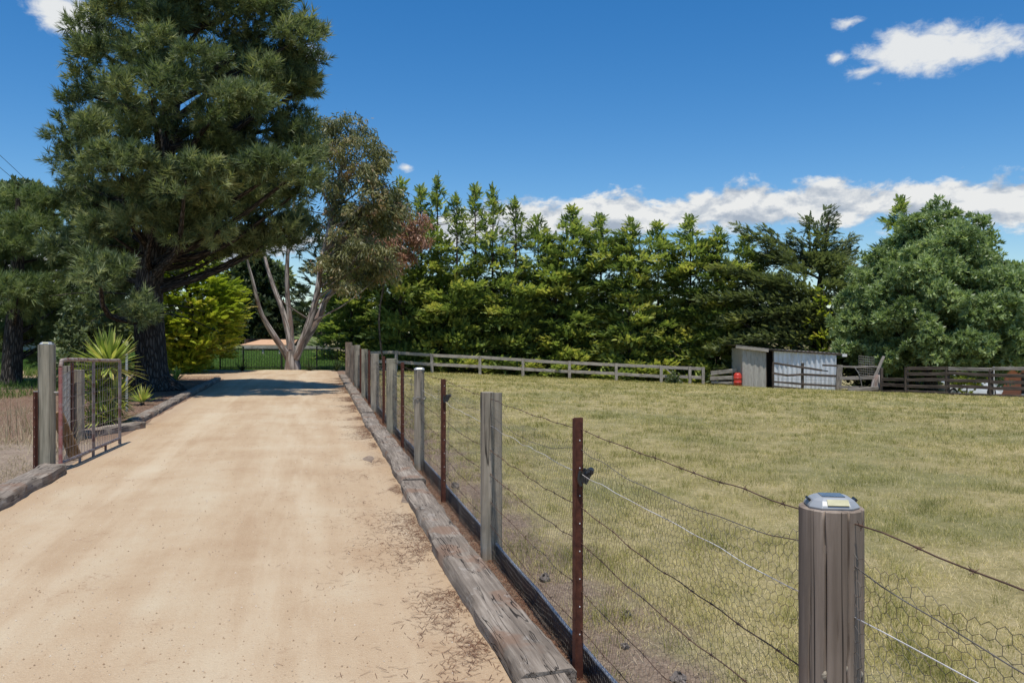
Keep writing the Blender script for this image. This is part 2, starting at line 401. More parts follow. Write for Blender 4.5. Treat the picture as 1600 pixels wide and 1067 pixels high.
t = NT('ground_soil_and_turf'); pc = t.coord('Object'); gx, gy, _z = t.sep(pc)
n1 = t.noise(pc, .35, 5, .6); n2 = t.noise(pc, 2.2, 6, .65); n3 = t.noise(pc, 22., 6, .7); n4 = t.noise(pc, 90., 3, .6)
u = t.math('SUBTRACT', t.math('ADD', gx, t.math('MULTIPLY', gy, .236)), 1.14)
pad = t.ramp(t.math('ADD', t.math('MULTIPLY', n2, .5), t.math('MULTIPLY', n3, .5)), [(.36, (.18, .155, .07)), (.5, (.29, .245, .115)), (.62, (.40, .33, .18))])
pad = t.mix(t.math('MULTIPLY', t.step(n1, .45, .62), .6), pad, (.13, .14, .055, 1))
dirt = t.ramp(t.math('ADD', t.math('MULTIPLY', n3, .6), t.math('MULTIPLY', n4, .4)), [(.35, (.115, .082, .058)), (.5, (.21, .155, .112)), (.66, (.33, .255, .19))])
c = t.mix(t.step(t.math('ADD', u, t.math('MULTIPLY', t.math('SUBTRACT', n2, .5), 1.5)), .35, .95), dirt, pad)
verge = t.ramp(t.math('ADD', t.math('MULTIPLY', n3, .6), t.math('MULTIPLY', n2, .4)), [(.36, (.16, .12, .09)), (.5, (.27, .21, .16)), (.64, (.36, .29, .22))])
mulch = t.ramp(t.math('ADD', t.math('MULTIPLY', n3, .5), t.math('MULTIPLY', n4, .5)), [(.38, (.10, .062, .042)), (.5, (.21, .14, .098)), (.62, (.34, .24, .17))])
lawn = t.ramp(n3, [(.36, (.045, .085, .018)), (.64, (.10, .16, .035))])
far_g = t.ramp(t.noise(pc, .03, 4), [(.4, (.10, .14, .04)), (.6, (.22, .21, .10))])
lawn = t.mix(t.step(gy, 60., 110.), lawn, far_g)
lft = t.mix(t.step(t.math('ADD', gy, t.math('MULTIPLY', n2, 1.)), 11.6, 12.6), verge, mulch)
lft = t.mix(t.step(t.math('ADD', t.math('MULTIPLY', gx, -1.), t.math('MULTIPLY', gy, -.25)), 7.5, 9.5), lft, t.mix(t.step(n2, .4, .6), verge, (.10, .13, .045, 1)))
lft = t.mix(t.step(gy, 34.3, 34.9), lft, lawn)
c = t.mix(t.step(u, -.03, .03), lft, c)
hb = t.math('ADD', t.math('MULTIPLY', n3, 1.), t.math('MULTIPLY', n4, .5))
M['ground'] = t.done(t.bsdf(c, .95, normal=t.bump(hb, .7, .03), spec=.1))
gxs, gys = axis(-14, 30, .5, 2500), axis(-3, 62, .5, 2500)
def gzn(X, Y):
    return gz(X, Y) + (fbm(X * .6, Y * .6, 4, 3) - .5) * .07 * smooth(.1, 1.2, np.abs(X - fence_x(Y))) * smooth(.3, .8, np.where(X < fence_x(Y), left_x(Y) - X, 9)) * (1 - smooth(26, 27.2, Y) * (X < fence_x(Y))) \
        + np.where((X < fence_x(Y)) & (Y > 90), np.clip((Y - 90) * .012, 0, 1.5), 0)
ground = tag(grid_mesh('ground', gxs, gys, gzn, M['ground']), 'dry paddock and earth around the drive', None, None, 'structure')

# driveway: granitic sand
t = NT('granitic_sand'); pc = t.coord('Object'); gx, gy, _z = t.sep(pc)
lat = t.math('ADD', gx, t.math('MULTIPLY', gy, .243))                  # 0.83 right edge .. -2.71 left edge
latn = t.n('ShaderNodeCombineXYZ'); t.set(latn.inputs[0], lat); t.set(latn.inputs[1], t.math('MULTIPLY', gy, .10))
streak = t.noise(latn.outputs[0], 2.4, 5, .6); n1 = t.noise(pc, .8, 6, .65); n3 = t.noise(pc, 38., 5, .75); n5 = t.noise(pc, 150., 3, .8); vv = t.voro(pc, 95.)
c = t.ramp(t.math('ADD', t.math('MULTIPLY', streak, .5), t.math('MULTIPLY', n1, .5)), [(.36, (.39, .270, .163)), (.5, (.462, .346, .222)), (.64, (.515, .422, .29))])
c = t.mix(t.math('MULTIPLY', t.step(n5, .56, .72), .55), c, (.70, .58, .43, 1))
c = t.mix(t.math('MULTIPLY', t.step(n5, .44, .30), .5), c, (.29, .18, .11, 1))
c = t.mix(t.math('MULTIPLY', t.step(n3, .44, .28), .5), c, (.33, .205, .12, 1))
trk = t.math('MAXIMUM', t.step(t.math('ABSOLUTE', t.math('ADD', lat, 1.72)), .42, .12), t.step(t.math('ABSOLUTE', t.math('ADD', lat, .22)), .42, .12))
trk = t.math('MULTIPLY', trk, t.step(streak, .40, .58))
c = t.mix(t.math('MULTIPLY', trk, .26), c, (.575, .475, .335, 1))
ed = t.math('ADD', lat, t.math('ADD', t.math('MULTIPLY', t.math('SUBTRACT', n1, .5), 1.1), t.math('MULTIPLY', t.math('SUBTRACT', n3, .5), .9)))
c = t.mix(t.math('MULTIPLY', t.step(ed, .55, 1.1), .33), c, (.20, .11, .066, 1))
ed2 = t.math('SUBTRACT', t.math('ADD', t.math('MULTIPLY', n1, .9), t.math('MULTIPLY', n3, .5)), t.math('ADD', lat, 2.7))
c = t.mix(t.math('MULTIPLY', t.step(ed2, .3, .75), .35), c, (.27, .16, .10, 1))
patch = t.math('MULTIPLY', t.step(t.noise(pc, 1.7, 5, .7), .58, .70), t.step(t.noise(pc, 30., 4, .7), .48, .6))
c = t.mix(t.math('MULTIPLY', patch, .45), c, (.24, .13, .075, 1))
hb = t.math('ADD', t.math('MULTIPLY', n5, .5), t.math('ADD', t.math('MULTIPLY', n3, .8), t.math('MULTIPLY', vv, .6)))
M['drive'] = t.done(t.bsdf(c, .92, normal=t.bump(hb, .55, .012), spec=.15))
ys = np.arange(-4, 34.6, .2)
rows = []
for y in ys:
    l = left_x(y) + .05 + .10 * (fbm(np.array([y * 1.5]), np.array([3.]), 2, 3)[0] - .5); r = .84 - .236 * y
    if y > 27.6: l = l - 9 * float(smooth(27.6, 29.2, y))
    if y > 33.3: r = r - .2
    rows.append(np.linspace(l, r, 40))
X = np.array(rows); Yg = np.repeat(ys[:, None], 40, 1)
def drive_z(X, Y): return .006 + .018 * np.sin(np.clip((X - left_x(Y)) / 3.5, 0, 1) * math.pi) + (fbm(X * 1.1, Y * .4, 9, 3) - .5) * .02 * (1 - smooth(20, 26, Y))
Z = drive_z(X, Yg)
n_, k_ = X.shape; idx = np.arange(n_ * k_).reshape(n_, k_)
q = np.stack([idx[:-1, :-1], idx[:-1, 1:], idx[1:, 1:], idx[1:, :-1]], -1).reshape(-1, 4)
tag(raw_mesh('driveway', np.stack([X, Yg, Z], -1).reshape(-1, 3), q.ravel(), np.arange(len(q)) * 4, np.full(len(q), 4), M['drive'], None, True),
    'pale granitic sand driveway running to the gum tree', None, None, 'structure')
# ------------------------------------------------------------------ foliage
def frames(X, hint):
    ex = nrm(X); ey = np.cross(hint, ex); bad = np.linalg.norm(ey, axis=1) < 1e-3
    ey[bad] = np.cross(np.array([.3, 1, .2]), ex[bad]); ey = nrm(ey); return ex, ey, np.cross(ex, ey)
def place(tpls, pos, X, hint, scale):
    """stamp a random template (n,k,3) at every point; returns polygons and the index of the point each came from"""
    out = []; src = []; ex, ey, ez = frames(X, hint); R = np.stack([ex, ey, ez], -1)
    ch = rng.integers(0, len(tpls), len(pos))
    for i, T in enumerate(tpls):
        s = np.nonzero(ch == i)[0]
        if not len(s): continue
        V = np.einsum('mij,nkj->mnki', R[s] * scale[s, None, None], T) + pos[s][:, None, None, :]
        out.append(V.reshape(-1, *T.shape[1:])); src.append(np.repeat(s, len(T)))
    return np.concatenate(out), np.concatenate(src)
def tri_leaf(o, d, L, w, side):
    """thin leaf: a kite"""
    o = np.array(o); d = nrm(np.array(d)); s = nrm(np.cross(d, side)); return [o, o + d*L*.45 + s*w, o + d*L, o + d*L*.45 - s*w]
def tpl_needles(n, seed, spread=1.0, w=.06):
    r = np.random.default_rng(seed); T = []
    for i in range(n):
        t = r.random() ** .8; a = r.random() * 6.283; th = (1.25 - .75 * t) * spread * (.75 + .4 * r.random())
        d = np.array([math.cos(th), math.sin(th) * math.cos(a), math.sin(th) * math.sin(a)])
        o = np.array([t * .62, 0, 0]); sd_ = nrm(np.cross(d, r.normal(size=3))); L = .42 + .16 * r.random()
        T.append([o - sd_ * w / 2, o + sd_ * w / 2, o + d * L])
    return np.array(T)
def tpl_frond(seed, n=9, w=.05):
    """flat spray: axis with side twigs, slightly drooping at the tip"""
    r = np.random.default_rng(seed); T = []
    def leaf(o, d, L, w_): T.append(tri_leaf(o, d, L, w_, np.array([0, .25 * r.normal(), 1.])))
    for i in range(n):
        t = (i + .3) / n; o = np.array([t, 0, .10 * t - .12 * t * t])
        for sg in (-1, 1):
            d = np.array([.75, sg * (.75 - .3 * t), .10 * r.normal() + .1]); leaf(o, d, (.38 - .22 * t) * (.8 + .4 * r.random()), w * (1 + .3 * r.random()))
    leaf(np.array([.0, 0, 0]), (1, 0, .05), .6, w * .7); leaf(np.array([.5, 0, .03]), (1, .05, 0), .6, w)
    return np.array(T)
def tpl_whorl(seed, n=9, L=1., w=.16, droop=.0, lo=.2, hi=1.4):
    r = np.random.default_rng(seed); T = []
    for i in range(n):
        a = 6.283 * (i + r.random() * .6) / n; th = lo + (hi - lo) * r.random()
        d = np.array([math.cos(th), math.sin(th) * math.cos(a), math.sin(th) * math.sin(a)])
        l = L * (.65 + .5 * r.random()); s = np.cross(d, np.array([1., .2 * r.normal(), .2 * r.normal()])); s = nrm(np.cross(d, s) + .5 * r.normal(size=3))
        T.append(tri_leaf(np.array([.12 * r.random(), 0, 0]), d, l, l * w, s))
    return np.array(T)
def tpl_hang(seed, n=9, w=.085):
    r = np.random.default_rng(seed); T = []
    for i in range(n):
        o = np.array([r.random() * .8, .35 * r.normal(), .25 * r.normal()]); d = np.array([.9, .45 * r.normal(), .45 * r.normal()])
        T.append(tri_leaf(o, d, .5 + .25 * r.random(), w, r.normal(size=3)))
    return np.array(T)
T_NEEDLE = [tpl_needles(26, s) for s in range(5)]
T_FROND = [tpl_frond(s) for s in range(5)]
T_WHORL = [tpl_whorl(s) for s in range(5)]
T_HANG = [tpl_hang(s) for s in range(5)]
T_BUSH = [tpl_whorl(s + 50, 10, .8, .24) for s in range(4)]

def lobe_points(lobes, dens, axis_xy, style):
    """points and shoot directions over many crown lobes. lobes: rows (x,y,z,rx,ry,rz)"""
    Ps = []; Ds = []; Ls = []
    for i, (x, y, z, rx, ry, rz) in enumerate(lobes):
        n = max(6, int(dens * (rx * ry + rx * rz + ry * rz) / 3 * (.8 + .4 * rng.random())))
        d = nrm(rng.normal(size=(n, 3)) + np.array([0, 0, style.get('top', .35)]))
        rr = (style.get('shell', .45) + (1 - style.get('shell', .45)) * rng.random(n) ** .6) * (1 + .12 * rng.normal(size=n))
        p = d * rr[:, None] * np.array([rx, ry, rz]); c = np.array([x, y, z])
        out = np.array([x - axis_xy[0], y - axis_xy[1], 0.]); out = out / (np.linalg.norm(out) + .3)
        D = d * style.get('dl', .7) + out * style.get('do', .4) + np.array([0, 0, style.get('dz', .35)]) + rng.normal(size=(n, 3)) * style.get('dj', .25)
        Ps.append(p + c); Ds.append(nrm(D)); Ls.append(np.full(n, i))
    return np.concatenate(Ps), np.concatenate(Ds), np.concatenate(Ls)

STY = {
 'pine':   dict(top=.30, shell=.35, dl=.75, do=.35, dz=.50, dj=.22, size=(.36, .09), tpl=T_NEEDLE, var=.16, lobevar=.14),
 'frond':  dict(top=.15, shell=.25, dl=.30, do=1.0, dz=.22, dj=.30, size=(.55, .14), tpl=T_FROND, var=.15, lobevar=.17),
 'whorl':  dict(top=.25, shell=.50, dl=1.0, do=.20, dz=.25, dj=.30, size=(.26, .05), tpl=T_WHORL, var=.17, lobevar=.10),
 'hang':   dict(top=.10, shell=.15, dl=.25, do=.10, dz=-.75, dj=.35, size=(.34, .08), tpl=T_HANG, var=.2, lobevar=.2),
 'bush':   dict(top=.25, shell=.50, dl=1.0, do=.20, dz=.25, dj=.30, size=(.30, .08), tpl=T_BUSH, var=.17, lobevar=.15),
}
def crown_polys(lobes, dens, axis_xy, sty, size=None, tint0=.5, flat=False):
    S = STY[sty] if isinstance(sty, str) else sty
    p, d, li = lobe_points(lobes, dens, axis_xy, S)
    sc = (size or S['size'][0]) * (1 + S['size'][1] / S['size'][0] * rng.normal(size=len(p))).clip(.4, 1.9)
    if S['tpl'] is T_FROND:
        hint = np.array([0, 0, 1.]) + rng.normal(size=(len(p), 3)) * .35
    else: hint = rng.normal(size=(len(p), 3))
    V, src = place(S['tpl'], p, d, hint, sc)
    lob = rng.normal(size=len(lobes)) * S['lobevar']
    tint = (tint0 + lob[li] + rng.normal(size=len(p)) * S['var'])[src] + rng.normal(size=len(V)) * .07
    return V, tint.clip(0, 1)
def px_lobes(rows, Y, depth=.9):
    """rows (px,py,rx,ry,dY) in photo pixels -> world lobes at distance Y+dY"""
    out = []
    for px, py, rx, ry, dY in rows:
        yy = Y + dY; k = yy / F; c = P(px, py, yy); out.append((*c, rx * k, rx * k * depth, ry * k))
    return out
def sublobes(lobes, k, f, top=.25, seed=0, reach=.8, flat=1.):
    """break every lobe into k knobbly clumps"""
    rr = np.random.default_rng(seed); out = []
    for (x, y, z, rx, ry, rz) in lobes:
        d = nrm(rr.normal(size=(k, 3)) + np.array([0, 0, top]))
        for q in d:
            s = f * (.6 + .8 * rr.random()); m = (rx * ry * rz) ** (1 / 3)
            out.append((x + q[0] * rx * reach, y + q[1] * ry * reach, z + q[2] * rz * reach, (rx * .5 + m * .5) * s, (ry * .5 + m * .5) * s, (rz * .5 + m * .5) * s * flat))
    return out
def hull_lobes(prof, n, Y, r, axis_px=None, rz=.8, depth=1., inner=.25, seed=0):
    """lobes spread round a crown whose outline is given by rows (py, left px, right px)"""
    rr = np.random.default_rng(seed); prof = np.array(sorted(prof), float); k = Y / F; out = []
    w = np.interp(np.linspace(prof[0, 0], prof[-1, 0], 200), prof[:, 0], prof[:, 2] - prof[:, 1]); ys = np.linspace(prof[0, 0], prof[-1, 0], 200)
    cdf = np.cumsum(w + 10); cdf /= cdf[-1]
    for i in range(n):
        py = np.interp(min(max((i + .5 + .8 * (rr.random() - .5)) / n, 0), 1), cdf, ys); L = np.interp(py, prof[:, 0], prof[:, 1]); R = np.interp(py, prof[:, 0], prof[:, 2])
        rad = r * (.55 + .9 * rr.random()); hw = max((R - L) / 2 - rad * .75, 0); a = i * 2.39996 + .5 * rr.random(); q = 1 if rr.random() > inner else rr.random()
        cx = (L + R) / 2 + hw * q * math.cos(a); dY = -hw * k * q * math.sin(a) * depth
        c = P(cx, py, Y); out.append((c[0], c[1] + dY, c[2], rad * k, rad * k, rad * k * rz))
    return out
def limbs(mb, trunk, lobes, r0=.05, frac=.75, n=6, sag=.0, every=1):
    """a tapering limb from the trunk to each lobe"""
    trunk = np.array(trunk)
    for i, (x, y, z, rx, ry, rz) in enumerate(lobes):
        if i % every: continue
        c = np.array([x, y, z]); h = math.hypot(x - trunk[0, 0], y - trunk[0, 1]); z0 = z - h * frac
        z0 = min(max(z0, trunk[0, 2] + .12 * (trunk[-1, 2] - trunk[0, 2])), trunk[-1, 2] - .05)
        b = np.array([np.interp(z0, trunk[:, 2], trunk[:, k]) for k in range(3)]); L = np.linalg.norm(c - b)
        if L < .15: continue
        mid = b + (c - b) * .5 + np.array([0, 0, -sag * L]) + rng.normal(size=3) * .06 * L
        r = r0 * min(1., .35 + L / 4)
        mb.tube(spline([b, mid, c], n), np.linspace(r, r * .25, n), 5, False)
def make_tree(name, loc, label, cat, group, crown_mat, bark_mat, polys, trunk_mb, crown='crown'):
    t_ = thing(name, loc, label, cat, group)
    if trunk_mb is not None: trunk_mb.build('trunk', bark_mat, t_, True)
    poly_mesh(crown, polys[0], polys[1], crown_mat, t_)
    return t_

LM = {
 'pine': leaf_mat('pine_needles', [(.0, (.055, .085, .038)), (.5, (.155, .20, .09)), (1., (.42, .44, .21))], .33, .5, .3),
 'pine_far': leaf_mat('dark_pine_needles', [(.0, (.08, .12, .048)), (.5, (.18, .235, .095)), (1., (.32, .36, .15))], .32, .5, .25),
 'gold': leaf_mat('golden_cypress_sprays', [(.0, (.14, .20, .028)), (.45, (.32, .40, .045)), (.8, (.52, .55, .07)), (1., (.52, .42, .15))], .35, .6, .2),
 'hedge': leaf_mat('yellow_green_cypress_sprays', [(.0, (.075, .12, .042)), (.45, (.225, .30, .09)), (.8, (.47, .53, .15)), (1., (.54, .52, .16))], .34, .6, .2),
 'hedge_dark': leaf_mat('dark_green_cypress_sprays', [(.0, (.085, .112, .052)), (.5, (.175, .21, .095)), (.85, (.26, .29, .13)), (1., (.34, .36, .13))], .32, .6, .2),
 'gum': leaf_mat('olive_gum_leaves', [(.0, (.095, .11, .048)), (.5, (.22, .225, .10)), (.8, (.33, .295, .145)), (1., (.43, .27, .16))], .33, .45, .35),
 'gumred': leaf_mat('reddish_gum_leaves', [(.0, (.17, .11, .07)), (.5, (.36, .195, .13)), (.85, (.46, .235, .16)), (1., (.22, .20, .09))], .28, .45, .35),
 'oak': leaf_mat('glossy_oak_leaves', [(.0, (.095, .145, .055)), (.5, (.245, .325, .135)), (1., (.47, .55, .27))], .32, .38, .45),
 'dark': leaf_mat('dark_evergreen_leaves', [(.0, (.022, .036, .014)), (.5, (.045, .068, .026)), (1., (.09, .11, .04))], .2, .6, .2),
 'shrub': leaf_mat('olive_shrub_leaves', [(.0, (.06, .085, .035)), (.5, (.12, .155, .065)), (1., (.20, .23, .11))], .3, .5, .3),
 'shrubgreen': leaf_mat('fresh_green_shrub_leaves', [(.0, (.08, .14, .04)), (.5, (.17, .26, .075)), (1., (.28, .36, .13))], .35, .5, .3),
 'lime': leaf_mat('lime_shrub_leaves', [(.0, (.10, .14, .02)), (.5, (.22, .27, .04)), (1., (.34, .36, .06))], .3, .5, .3),
 'yucca': leaf_mat('striped_yucca_leaves', [(.0, (.12, .19, .03)), (.5, (.30, .37, .08)), (.8, (.50, .51, .14)), (1., (.55, .45, .17))], .3, .4, .4),
 'grass': leaf_mat('paddock_grass_blades', [(.0, (.22, .22, .06)), (.35, (.45, .40, .135)), (.65, (.64, .54, .235)), (1., (.82, .68, .40))], .3, .6, .2, 1.1),
 'dry': leaf_mat('dry_straw_blades', [(.0, (.20, .165, .10)), (.5, (.40, .32, .21)), (1., (.58, .49, .34))], .25, .7, .2, 1.1),
 'green': leaf_mat('green_lawn_blades', [(.0, (.05, .10, .018)), (.5, (.10, .175, .035)), (1., (.20, .25, .06))], .3, .6, .2),
 'litter': leaf_mat('red_brown_needle_litter', [(.0, (.085, .04, .026)), (.5, (.17, .085, .052)), (1., (.30, .18, .11))], .1, .8, .15),
 'stone': leaf_mat('mixed_gravel_stones', [(.0, (.32, .21, .13)), (.5, (.48, .36, .24)), (1., (.68, .58, .46))], .0, .8, .25),
}

# big pine beside the drive -------------------------------------------------
YP = 22.2
pine_rows = [(215,20,70,34,-1),(330,20,85,36,0),(430,40,55,38,.5),(468,62,40,30,0),(400,92,66,32,1),(170,92,52,36,0),(270,90,85,34,-1.5),
 (138,150,42,34,.5),(235,150,74,36,-2),(350,162,74,26,-1.8),(450,145,48,28,1),(462,190,34,22,1.5),(120,212,36,30,.5),(180,212,60,30,-1.5),
 (300,222,74,32,0),(400,212,66,38,1.5),(106,268,28,32,.5),(190,272,68,34,-2.2),(290,282,68,34,-2.5),(430,272,74,24,-1.5),(482,256,26,16,-1),
 (125,300,44,16,.5),(390,322,84,34,.8),(440,368,54,26,1),(300,335,62,36,1.5),(200,322,60,22,1),(350,378,60,20,1.5),(155,430,52,26,-3.6),
 (225,492,28,24,-3.0),(120,392,50,28,1),(185,395,40,24,2),(205,450,36,40,2.8),(330,345,50,26,-1.),
 (420,118,60,26,0),(455,115,40,24,.3),(380,242,60,24,1),(466,300,32,16,.5),(455,222,44,20,.2),(240,352,62,26,-1.),(300,372,52,18,-.6),(400,388,64,20,1.4),(350,396,52,15,2),(172,366,48,24,0),(270,400,40,18,2.6),(215,410,30,22,2.2),
 (260,40,60,30,2),(140,50,34,26,1),(300,110,70,30,3),(200,190,60,30,3),(350,270,70,30,3.2),(250,320,60,30,3.4),(160,330,44,24,2.6),(420,320,60,24,3),
 (480,95,22,14,.6),(488,135,16,12,.4),
 (240,-50,80,36,-1),(340,-40,84,36,.6),(410,-25,50,30,1),(190,-30,50,30,1),(300,-100,70,36,-1),(230,-110,60,34,1.5),(370,-105,56,34,1),
 (290,-170,56,36,0),(250,-200,40,30,1),(320,-230,40,34,0),(285,-290,28,36,0)]
lob = px_lobes([(a, b, c * .87, d * .9, e - 1.) for a, b, c, d, e in pine_rows], YP, .85)
base = np.array([P(238, 610, YP)[0], YP, 0.])
tr = spline([(*base, .50), (*P(236, 560, YP), .40), (*P(232, 470, YP), .37), (*P(240, 380, YP), .33), (*P(256, 250, YP), .27), (*P(275, 100, YP), .2), (*P(285, -60, YP), .14), (*P(288, -280, YP), .04)], 26)
tm = MB(); tm.tube(tr[:, :3], tr[:, 3] * np.concatenate([[1.35, 1.12], np.ones(24)]), 14, True, 0, .10, 3)
limbs(tm, tr[:, :3], lob, .12, .45, 7, .03)
for a in np.linspace(0, 6.28, 6)[:-1]:      # root flare
    tm.tube(spline([base + (0, 0, .55), base + (math.cos(a) * .5, math.sin(a) * .5, .16), base + (math.cos(a) * 1.0, math.sin(a) * 1.0, -.06)], 5), [.26, .2, .17, .12, .06], 7)
# dead twigs hanging low
for k in range(26):
    z = 1.6 + 2.4 * rng.random(); a = rng.random() * 6.28; b = np.array([np.interp(z, tr[:, 2], tr[:, 0]), YP, z]); L = .8 + 1.6 * rng.random()
    e = b + np.array([math.cos(a) * L, math.sin(a) * L, -.1 + .3 * rng.normal()]); tm.tube(spline([b, (b + e) / 2 + (0, 0, .12), e], 5), [.03, .022, .016, .011, .006], 4)
pv = crown_polys(sublobes(lob, 11, .44, .3, 5, .85, .55), 520, base[:2], dict(STY['pine'], shell=.2), .33)
make_tree('pine_tree', base, 'huge dark pine with furrowed trunk, tallest tree beside the sandy drive', 'tree', None, LM['pine'], M['bark_pine'], pv, tm)

# second pine behind the gate
Y2 = 24.5
lob = px_lobes([(30,325,52,28,0),(90,335,36,26,.6),(-20,350,60,36,.4),(30,372,50,24,-.6),(75,395,44,26,.8),(28,466,56,28,-1.5),(-30,440,50,36,0),(80,445,44,30,1.2),
 (20,520,42,36,.8),(48,545,40,28,1.2),(-20,510,50,40,1),(70,500,36,34,2),(-70,400,50,50,1),(10,410,56,30,1.5),(95,480,34,34,2.4),(60,360,40,24,2),(105,515,30,36,2.8)], Y2, .9)
b2 = np.array([P(18, 590, Y2)[0], Y2, gz(-14, Y2)]); tr = spline([(*b2, .3), (*P(22, 500, Y2), .24), (*P(28, 400, Y2), .17), (*P(28, 310, Y2), .06)], 12)
tm = MB(); tm.tube(tr[:, :3], tr[:, 3], 10, True, 0, .1, 5); limbs(tm, tr[:, :3], lob, .09, .4, 6, .02)
make_tree('pine_tree', b2, 'lower bushy pine beyond the gate post, dark with pale clumps', 'tree', None, LM['pine_far'], M['bark_pine'], crown_polys(sublobes(lob, 9, .44, .3, 6, .85, .6), 440, b2[:2], dict(STY['pine'], shell=.2), .33), tm)

# golden cypress right of the pine
Y3 = 32.5
lob = hull_lobes([(362, 258, 278), (385, 250, 320), (420, 240, 352), (450, 240, 372), (480, 236, 380), (510, 236, 376), (545, 236, 366), (578, 240, 345)], 105, Y3, 21, rz=.34, inner=.3, seed=4)
b3 = np.array([P(300, 582, Y3)[0], Y3, 0.]); tm = MB(); tr = np.array([b3, P(298, 480, Y3), P(280, 365, Y3)]); tm.tube(spline(tr, 8), np.linspace(.22, .03, 8), 9)
limbs(tm, spline(tr, 8), lob, .05, .15, 5, .06)
make_tree('golden_cypress', b3, 'bright yellow-green cypress with layered fans behind the big pine trunk', 'tree', None, LM['gold'], M['bark_cyp'],
          crown_polys(lob, 330, b3[:2], dict(STY['frond'], dz=.12, dj=.25), .34, .5), tm)

# gum tree at the end of the drive ----------------------------------------------
YG = 34.6
gb = np.array([P(457, 579, YG)[0], YG, gz(-9, YG) - .02]); tm = MB()
def stem(rows, r0, r1, n=14, dy=0., seed=1):
    pts = [P(px, py, YG + d) for px, py, d in rows]; pts = spline(pts, n); tm.tube(pts, np.linspace(r0, r1, n) , 10, True, 0, .12, seed); return pts
G1 = stem([(457,582,0),(457,566,0),(456,548,0)], .36, .27, 6, seed=2)
A = stem([(452,562,0),(442,545,-.1),(425,520,-.3),(408,490,-.5),(400,462,-.7),(394,435,-.8),(386,405,-.9),(384,375,-1.)], .16, .022, 18, seed=3)
B = stem([(454,556,.1),(452,530,.2),(443,490,.3),(428,450,.5),(416,412,.7),(408,370,.9)], .155, .05, seed=4)
Cc = stem([(456,556,.2),(454,510,.3),(449,460,.3),(449,405,.2),(455,350,.1),(462,300,0)], .14, .045, seed=5)
D = stem([(462,560,-.1),(476,525,-.2),(488,490,-.3),(497,450,-.3),(502,410,-.2),(512,365,0),(524,310,.2),(533,260,.3),(540,215,.3)], .18, .035, 20, seed=6)
E = stem([(470,540,0),(488,512,.2),(500,492,.3),(509,468,.5),(530,446,.7),(560,436,1),(590,440,1.2)], .2, .05, seed=7)
Fb = stem([(504,400,-.2),(520,372,-.4),(545,340,-.6),(570,318,-.8)], .09, .03, 8, seed=8)
stem([(526,300,.2),(550,270,.5),(568,240,.6)], .06, .02, 8, seed=9); stem([(520,330,.1),(505,300,-.2),(495,255,-.3),(488,225,-.3)], .06, .02, 8, seed=10)
stem([(449,400,.2),(458,382,0),(468,368,-.2)], .04, .012, 6, seed=11); stem([(484,500,-.2),(440,470,-.6),(432,452,-.8)], .03, .01, 6, seed=12)
gl = px_lobes([(528,200,40,24,0),(562,205,30,24,.6),(500,215,28,24,-.4),(478,222,20,16,-.6),(548,232,36,22,-.6),(578,240,24,26,.4),(520,245,30,18,.5),
 (560,275,36,24,-.3),(592,250,16,18,0),(545,300,30,22,.6),(580,305,30,22,-.5),(604,310,26,24,.3),(520,290,20,16,-.6),(500,275,20,18,.5),
 (540,345,30,24,-.8),(575,345,32,24,.6),(516,385,22,24,.3),(545,395,34,28,-.4),(590,395,36,24,0),(560,425,32,22,.5),(505,415,18,22,-.6),(530,435,28,20,-.8),
 (490,345,18,16,.4),(468,330,16,14,.2),(520,330,18,20,1),(612,345,24,22,.8),(600,425,24,18,.6),(575,375,30,20,-.9),(600,335,26,20,.4),(570,328,28,18,-.4),(628,332,20,16,.6),(555,362,28,20,.8),(535,330,24,18,.3),(590,270,18,16,.4)], YG, .9)
limbs(tm, D[:, :3], gl, .045, .6, 6, -.02)
gp = crown_polys(sublobes(gl, 8, .42, .2, 8), 175, gb[:2], dict(STY['hang'], shell=.1), .30, .46)
make_tree('gum_tree', gb, 'tall multi-stemmed gum with bare forked trunk at the end of the drive', 'tree', None, LM['gum'], M['bark_gum'], gp, tm)

# reddish gum in front of the hedge
Y4 = 44.
rl = px_lobes([(585,355,40,26,0),(625,345,38,24,.5),(556,375,32,24,-.5),(600,385,42,24,-.6),(640,372,30,26,.3),(655,350,18,18,0),(565,402,30,22,.6),(618,410,34,22,.2),(590,332,28,18,.6),(545,350,24,18,-.3)], Y4, .9)
b4 = np.array([P(600, 575, Y4)[0], Y4, gz(P(600, 575, Y4)[0], Y4)]); tm = MB(); tr = spline([(*b4, .055), (*P(592, 500, Y4), .05), (*P(602, 430, Y4), .045), (*P(606, 360, Y4), .03)], 10); tm.tube(tr[:, :3], tr[:, 3], 8, True, 0, .1, 4)
limbs(tm, tr[:, :3], rl, .05, .7, 6)
make_tree('gum_tree', b4, 'slim gum with reddish new leaves in front of the hedge beside the forked gum', 'tree', None, LM['gumred'], M['stem'], crown_polys(sublobes(rl, 9, .45, .2, 9), 150, b4[:2], 'hang', .32, .5), tm)

